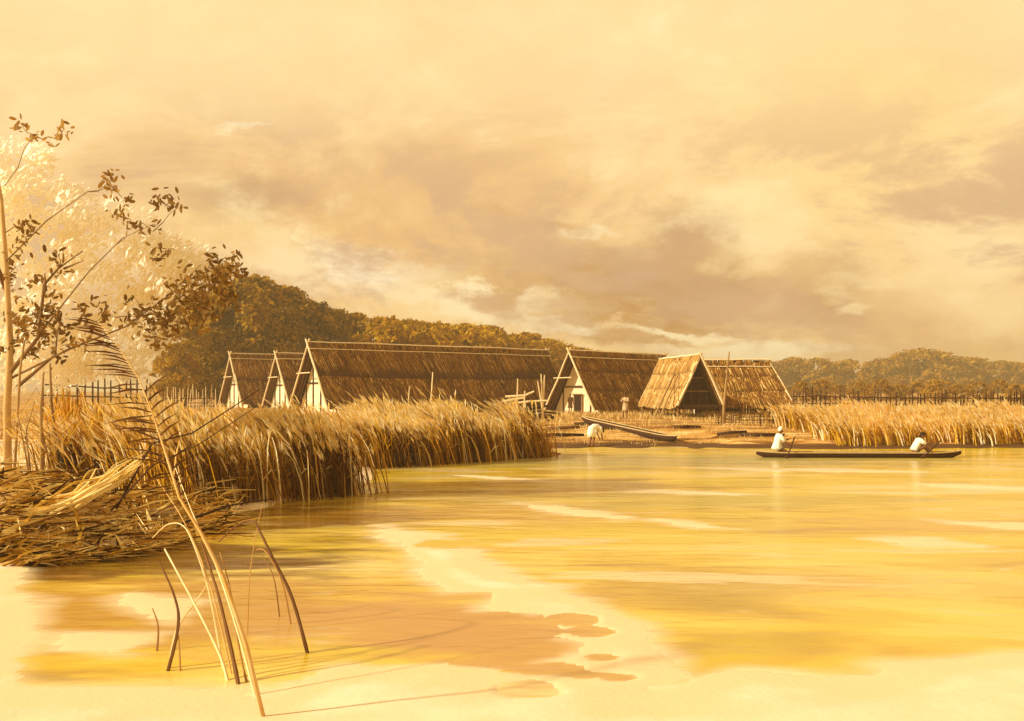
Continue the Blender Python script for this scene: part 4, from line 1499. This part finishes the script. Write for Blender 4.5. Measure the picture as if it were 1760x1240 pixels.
def rock(label, px, py, wpx, hpx, seed):
    random.seed(seed)
    q = ground_pt(px, py, .3)
    rx, rz_ = wpx / F * q.y / 2, hpx / F * q.y
    mb = MB()
    rings = []
    for i in range(8):
        th = math.pi * (.02 + .96 * i / 7)
        rings.append([Vector((rx * math.sin(th) * math.cos(a) * (1 + .16 * math.sin(3 * a + i + seed)), rx * .8 * math.sin(th) * math.sin(a) * (1 + .14 * math.sin(2 * a + seed)), rz_ * .5 - rz_ * .55 * math.cos(th) * (1 + .18 * math.sin(a * 2 + seed) + .1 * math.sin(a * 5 + i * 2)))) for a in [2 * math.pi * k / 12 for k in range(12)]])
    mb.grid(rings, .55)
    o = mb.build('boulder', M['rock'])
    o.location = q
    tag(o, label, 'rock')


rock('rounded tan boulder at the foot of the near reeds', 372, 838, 62, 40, 1)
rock('grey boulder half in the water beside the barbed frond', 338, 872, 46, 44, 2)
rock('dark brown boulder between the grey boulder and the near reeds', 392, 866, 40, 36, 4)
rock('low brown boulder in the reed heap', 285, 900, 52, 28, 6)

# stump, arching clumps and pale saplings on the left shore
q = ground_pt(112, 848, .4)
mb = MB()
s_ = q.y / F
mb.tube([Vector((0, 0, -.1)), Vector((.02, 0, 20 * s_)), Vector((.08, 0, 50 * s_)), Vector((.14, 0, 74 * s_)), Vector((.17, 0, 82 * s_))], [14 * s_, 16 * s_, 17 * s_, 16 * s_, 9 * s_], 10, .15)
o = mb.build('tree_stump', M['wood_dark'], None, True)
o.location = q
tag(o, 'dark brown rounded stump standing among pale stalks', 'stump')
random.seed(23)
for lab, px, py, hh, n, sp, tones in (('arching clump of tan and violet grey reeds beside the dark stump', 175, 850, 150, 170, 75, (.3, .8)), ('arching clump of gold reeds between the barbed frond and stump', 250, 835, 120, 130, 60, (.35, .9)), ('drooping clump of yellow blades behind the dark stump', 120, 830, 160, 110, 50, (.4, .9))):
    q = ground_pt(px, py, .5)
    s_ = q.y / F
    mb = MB()
    for i in range(n):
        a = random.uniform(0, 6.28)
        rr = abs(random.gauss(0, .5)) * sp * s_
        H = hh * s_ * random.uniform(.6, 1.05)
        d = Vector((math.cos(a), math.sin(a), 0))
        bb = d * rr * .35 + Vector((0, 0, -.05))
        m1_ = bb + d * rr * .4 + Vector((0, 0, H * .7))
        m2_ = bb + d * rr * 1.0 + Vector((0, 0, H))
        e_ = bb + d * (rr * 1.7 + .12) + Vector((0, 0, H * random.uniform(.55, .85)))
        mb.tube([bb, m1_, m2_, e_], [.014, .014, .011, .004], 3, random.uniform(*tones))
    o = mb.build('reed_clump', M['reed'])
    o.location = q
    tag(o, lab, 'reed clump')
for lab, pts, D0, r, tn in (('pale sapling, thickest upright stem near the stump', [(78, 905), (72, 800), (70, 700), (75, 640)], 22, .055, .75),
                            ('forked olive sapling stem rising above the arching clumps', [(112, 860), (96, 760), (88, 690), (86, 625)], 22.6, .05, .6),
                            ('thin leaning sapling crossing the thickest pale stem', [(56, 830), (42, 770), (30, 715)], 22.2, .022, .7),
                            ('straight thin sapling with a slight outward lean at the shore edge', [(62, 870), (50, 800), (45, 740), (60, 690)], 21.6, .02, .65),
                            ('slim violet grey stem beside the pale tree trunk', [(24, 700), (34, 640), (42, 585)], 23.5, .035, .8)):
    ww = [P(x, y, D0) for x, y in pts]
    ww[0].z = hz(ww[0].x, ww[0].y) - .1
    pole_thing('sapling', lab, 'sapling', ww, [r, r * .9, r * .7, r * .4][:len(ww)], 'bark', tn, 6)

# ------------------------------------------------------------------ sun, sky, camera
SUN_EL, SUN_AZ = R(27), R(-105)            # azimuth from +Y towards +X
dirv = Vector((math.sin(SUN_AZ) * math.cos(SUN_EL), math.cos(SUN_AZ) * math.cos(SUN_EL), math.sin(SUN_EL)))
sl = bpy.data.lights.new('sun', 'SUN')
sl.energy = 4.4
sl.angle = R(2.0)
sl.color = (1, .9, .66)
so = bpy.data.objects.new('sun', sl)
C.objects.link(so)
so.rotation_euler = dirv.to_track_quat('Z', 'Y').to_euler()

wd = bpy.data.worlds.new('World')
S.world = wd
wd.use_nodes = True
nt = wd.node_tree
bg = nt.nodes['Background']
sky = N(nt, 'ShaderNodeTexSky', sky_type='NISHITA', sun_disc=False, sun_elevation=SUN_EL, sun_rotation=SUN_AZ, dust_density=4.0, air_density=1.5)
tc = N(nt, 'ShaderNodeTexCoord')
sp_ = N(nt, 'ShaderNodeSeparateXYZ')
nt.links.new(tc.outputs['Generated'], sp_.inputs[0])


def mth(op, a, b=None, c=None):
    n = N(nt, 'ShaderNodeMath', operation=op)
    for i, v in enumerate((a, b, c)):
        if v is None:
            continue
        if isinstance(v, (int, float)):
            n.inputs[i].default_value = v
        else:
            nt.links.new(v, n.inputs[i])
    return n.outputs[0]


az = mth('ARCTAN2', sp_.outputs[0], sp_.outputs[1])
hyp = mth('SQRT', mth('ADD', mth('MULTIPLY', sp_.outputs[0], sp_.outputs[0]), mth('MULTIPLY', sp_.outputs[1], sp_.outputs[1])))
el = mth('DIVIDE', sp_.outputs[2], mth('MAXIMUM', hyp, .05))
cmb = N(nt, 'ShaderNodeCombineXYZ')
nt.links.new(az, cmb.inputs[0])
nt.links.new(el, cmb.inputs[1])


def vm(op, a, b):
    n = N(nt, 'ShaderNodeVectorMath', operation=op)
    for i, v in enumerate((a, b)):
        if isinstance(v, tuple):
            n.inputs[i].default_value = v
        else:
            nt.links.new(v, n.inputs[i])
    return n


def wnoise(scale, detail, stretch, rough=.6, dist=0.0):
    mp = N(nt, 'ShaderNodeMapping')
    mp.inputs['Scale'].default_value = stretch
    nt.links.new(cmb.outputs[0], mp.inputs[0])
    n = N(nt, 'ShaderNodeTexNoise')
    n.inputs['Scale'].default_value = scale
    n.inputs['Detail'].default_value = detail
    n.inputs['Roughness'].default_value = rough
    n.inputs['Distortion'].default_value = dist
    nt.links.new(mp.outputs[0], n.inputs[0])
    return n


wn = wnoise(6, 9, (1, 1.7, 1), .66)
wv = vm('SCALE', vm('SUBTRACT', wn.outputs['Color'], (.5, .5, .5)).outputs[0], (0, 0, 0))
wv.inputs['Scale'].default_value = .17
warped = vm('ADD', cmb.outputs[0], wv.outputs[0]).outputs[0]
wn2 = wnoise(11, 8, (1, 2.2, 1), .65)
wv2 = vm('SCALE', vm('SUBTRACT', wn2.outputs['Color'], (.5, .5, .5)).outputs[0], (0, 0, 0))
wv2.inputs['Scale'].default_value = .055
warp_s = vm('ADD', cmb.outputs[0], wv2.outputs[0]).outputs[0]


def mixc(fac, a, b):
    n = N(nt, 'ShaderNodeMix', data_type='RGBA')
    for s, v in ((0, fac), (6, a), (7, b)):
        if isinstance(v, (int, float)):
            n.inputs[s].default_value = v
        elif isinstance(v, tuple):
            n.inputs[s].default_value = (*lin(v), 1)
        else:
            nt.links.new(v, n.inputs[s])
    return n.outputs[2]


def blob(col, c, px, py, rx, ry, st, hard=0.0, tilt=0.0, w=None):
    u0 = math.atan((px - HX) / F)
    v0 = (HY - py) / math.hypot(F, px - HX)
    a = vm('SUBTRACT', w or warped, (u0, v0, 0)).outputs[0]
    if tilt:
        r = N(nt, 'ShaderNodeVectorRotate', rotation_type='Z_AXIS')
        nt.links.new(a, r.inputs['Vector'])
        r.inputs['Angle'].default_value = R(tilt)
        a = r.outputs[0]
    a = vm('MULTIPLY', a, (F / rx, F / ry, 0)).outputs[0]
    ln = N(nt, 'ShaderNodeVectorMath', operation='LENGTH')
    nt.links.new(a, ln.inputs[0])
    mr = N(nt, 'ShaderNodeMapRange', interpolation_type='SMOOTHSTEP')
    mr.inputs[1].default_value, mr.inputs[2].default_value = hard, 1.25
    mr.inputs[3].default_value, mr.inputs[4].default_value = st, 0
    nt.links.new(ln.outputs['Value'], mr.inputs[0])
    return mixc(mr.outputs[0], col, c)


up_r = N(nt, 'ShaderNodeValToRGB')
nt.links.new(el, up_r.inputs[0])
e_ = up_r.color_ramp.elements
for s in range(3):
    e_.new(.5)
for e, (p, c) in zip(e_, ((0, (246, 206, 142)), (.18, (247, 209, 150)), (.36, (251, 219, 160)), (.6, (214, 176, 116)), (1, (176, 138, 88)))):
    e.position = p
    e.color = (*lin(c), 1)
col = up_r.outputs[0]
big_n = wnoise(3.2, 7, (1, 1.6, 1), .55, .3)
mrn = N(nt, 'ShaderNodeMapRange', interpolation_type='SMOOTHSTEP')
mrn.inputs[1].default_value, mrn.inputs[2].default_value, mrn.inputs[4].default_value = .45, .7, .55
nt.links.new(big_n.outputs['Fac'], mrn.inputs[0])
col = mixc(mrn.outputs[0], col, (238, 198, 136))
for args in (
        ((250, 213, 136), 1480, 200, 330, 260, .6),
        ((218, 170, 112), 470, 310, 260, 110, .85),
        ((214, 168, 116), 700, 300, 220, 130, .5),
        ((222, 172, 108), 640, 420, 300, 110, .75),
        ((186, 146, 112), 420, 335, 150, 62, .7, .2),
        ((226, 178, 116), 900, 330, 260, 130, .6),
        ((190, 146, 104), 1010, 475, 300, 80, .85, .3),
        ((176, 128, 82), 1110, 525, 250, 50, .8, .3),
        ((190, 146, 108), 1170, 415, 90, 75, .8, .4),
        ((186, 144, 110), 1310, 535, 270, 60, .85, .3),
        ((190, 146, 106), 1420, 480, 90, 80, .7, .3),
        ((176, 120, 60), 1120, 552, 170, 18, .8, .2, 4),
        ((214, 168, 118), 1620, 565, 160, 26, .8),
        ((196, 146, 82), 880, 505, 190, 30, .6),
        ((226, 182, 122), 210, 250, 150, 70, .6),
        ((255, 238, 200), 610, 488, 180, 52, .95),
        ((255, 236, 188), 820, 535, 200, 22, .9, .1),
        ((255, 238, 192), 470, 470, 110, 60, .7),
        ((252, 222, 170), 1290, 425, 80, 50, .6),
        ((255, 232, 178), 1680, 450, 120, 110, .5)):
    col = blob(col, *args)
for args in (
        ((255, 238, 190), 1170, 576, 130, 8, .95, .5, 7),
        ((255, 240, 196), 1310, 604, 220, 12, .95, .5, 1),
        ((255, 236, 186), 1000, 405, 62, 9, .8, .4, -4),
        ((255, 236, 188), 940, 548, 45, 7, .9, .5, 4),
        ((190, 138, 82), 860, 376, 70, 14, .5, .0, 28),
        ((190, 138, 82), 950, 396, 90, 12, .45, .0, 8),
        ((252, 226, 170), 1318, 528, 32, 10, .8, .4, -15),
        ((252, 226, 170), 1470, 535, 36, 9, .7, .4, -20),
        ((255, 240, 196), 960, 562, 70, 12, .8, .4, 4),
        ((186, 134, 76), 990, 452, 60, 8, .55, .2, 5),
        ((255, 236, 188), 420, 226, 50, 6, .7, .3, -6)):
    col = blob(col, *args, w=warp_s)
# broad mauve and gold wash through the lower half of the sky
wash = wnoise(4.6, 9, (1, 2.0, 1), .64, .35)
wr_ = N(nt, 'ShaderNodeMapRange', interpolation_type='SMOOTHSTEP')
wr_.inputs[1].default_value, wr_.inputs[2].default_value, wr_.inputs[4].default_value = .45, .57, .85
nt.links.new(wash.outputs['Fac'], wr_.inputs[0])
wl_ = N(nt, 'ShaderNodeMapRange', interpolation_type='SMOOTHSTEP')
wl_.inputs[1].default_value, wl_.inputs[2].default_value, wl_.inputs[3].default_value, wl_.inputs[4].default_value = .14, .33, 1, .06
nt.links.new(el, wl_.inputs[0])
col = mixc(mth('MULTIPLY', wr_.outputs[0], wl_.outputs[0]), col, (200, 158, 124))
gr_ = N(nt, 'ShaderNodeMapRange', interpolation_type='SMOOTHSTEP')
gr_.inputs[1].default_value, gr_.inputs[2].default_value, gr_.inputs[3].default_value, gr_.inputs[4].default_value = .34, .47, .6, 0
nt.links.new(wash.outputs['Fac'], gr_.inputs[0])
col = mixc(gr_.outputs[0], col, (255, 232, 174))
# thin darker rims where one bank of cloud ends against the next
rim = wnoise(4.2, 6, (1, 1.5, 1), .5, .5)
rd = mth('ABSOLUTE', mth('SUBTRACT', rim.outputs['Fac'], .52))
rm_ = N(nt, 'ShaderNodeMapRange', interpolation_type='SMOOTHSTEP')
rm_.inputs[1].default_value, rm_.inputs[2].default_value, rm_.inputs[3].default_value, rm_.inputs[4].default_value = .0, .012, .22, 0
nt.links.new(rd, rm_.inputs[0])
low = N(nt, 'ShaderNodeMapRange', interpolation_type='SMOOTHSTEP')
low.inputs[1].default_value, low.inputs[2].default_value, low.inputs[3].default_value, low.inputs[4].default_value = .17, .30, 1, 0
nt.links.new(el, low.inputs[0])
patchy = wnoise(5.5, 3, (1, 1, 1), .5)
pm = N(nt, 'ShaderNodeMapRange', interpolation_type='SMOOTHSTEP')
pm.inputs[1].default_value, pm.inputs[2].default_value = .45, .6
nt.links.new(patchy.outputs['Fac'], pm.inputs[0])
gate = mth('MULTIPLY', low.outputs[0], pm.outputs[0])
col = mixc(mth('MULTIPLY', rm_.outputs[0], gate), col, (206, 154, 88))
st_ = N(nt, 'ShaderNodeMapRange', interpolation_type='SMOOTHSTEP')
st_.inputs[1].default_value, st_.inputs[2].default_value, st_.inputs[4].default_value = .515, .535, .22
nt.links.new(rim.outputs['Fac'], st_.inputs[0])
col = mixc(mth('MULTIPLY', st_.outputs[0], low.outputs[0]), col, (232, 186, 120))
mot = wnoise(9, 8, (1, 1.3, 1), .68, .2)
mo_ = N(nt, 'ShaderNodeMapRange')
mo_.inputs[1].default_value, mo_.inputs[2].default_value, mo_.inputs[4].default_value = .42, .75, .36
nt.links.new(mot.outputs['Fac'], mo_.inputs[0])
col = mixc(mo_.outputs[0], col, (236, 190, 122))
# mix a share of the clear-sky model into the cloud layer
tint = vm('MULTIPLY', sky.outputs[0], (.10, .085, .055)).outputs[0]
fin = N(nt, 'ShaderNodeMix', data_type='RGBA')
fin.inputs[0].default_value = .06
nt.links.new(col, fin.inputs[6])
nt.links.new(tint, fin.inputs[7])
nt.links.new(fin.outputs[2], bg.inputs['Color'])
bg.inputs['Strength'].default_value = .92

hb = MB()
hb.box((0, 360, 14), (430, 0, 0), (0, 420, 0), (0, 0, 16), .5)
hm = bpy.data.materials.new('warm_haze')
hm.use_nodes = True
hn = hm.node_tree
hn.nodes.remove(hn.nodes['Principled BSDF'])
pv = N(hn, 'ShaderNodeVolumePrincipled')
pv.inputs['Color'].default_value = (.98, .82, .48, 1)
pv.inputs['Density'].default_value = .0011
pv.inputs['Anisotropy'].default_value = .2
hn.links.new(pv.outputs[0], hn.nodes['Material Output'].inputs['Volume'])
tag(hb.build('haze', hm), kind='stuff')

cam = bpy.data.cameras.new('camera')
cam.sensor_width = 36
cam.lens = 36
cam.shift_y = (HY - 620) / 1760
cam.clip_start = .1
cam.clip_end = 4000
co = bpy.data.objects.new('camera', cam)
C.objects.link(co)
co.location = (0, 0, EYE)
co.rotation_euler = (R(90), 0, 0)
S.camera = co
S.cycles.max_bounces = 20
S.cycles.diffuse_bounces = 14
S.cycles.transmission_bounces = 12
S.view_settings.view_transform = 'Standard'
S.view_settings.look = 'None'
S.view_settings.exposure = .4
S.view_settings.gamma = 1
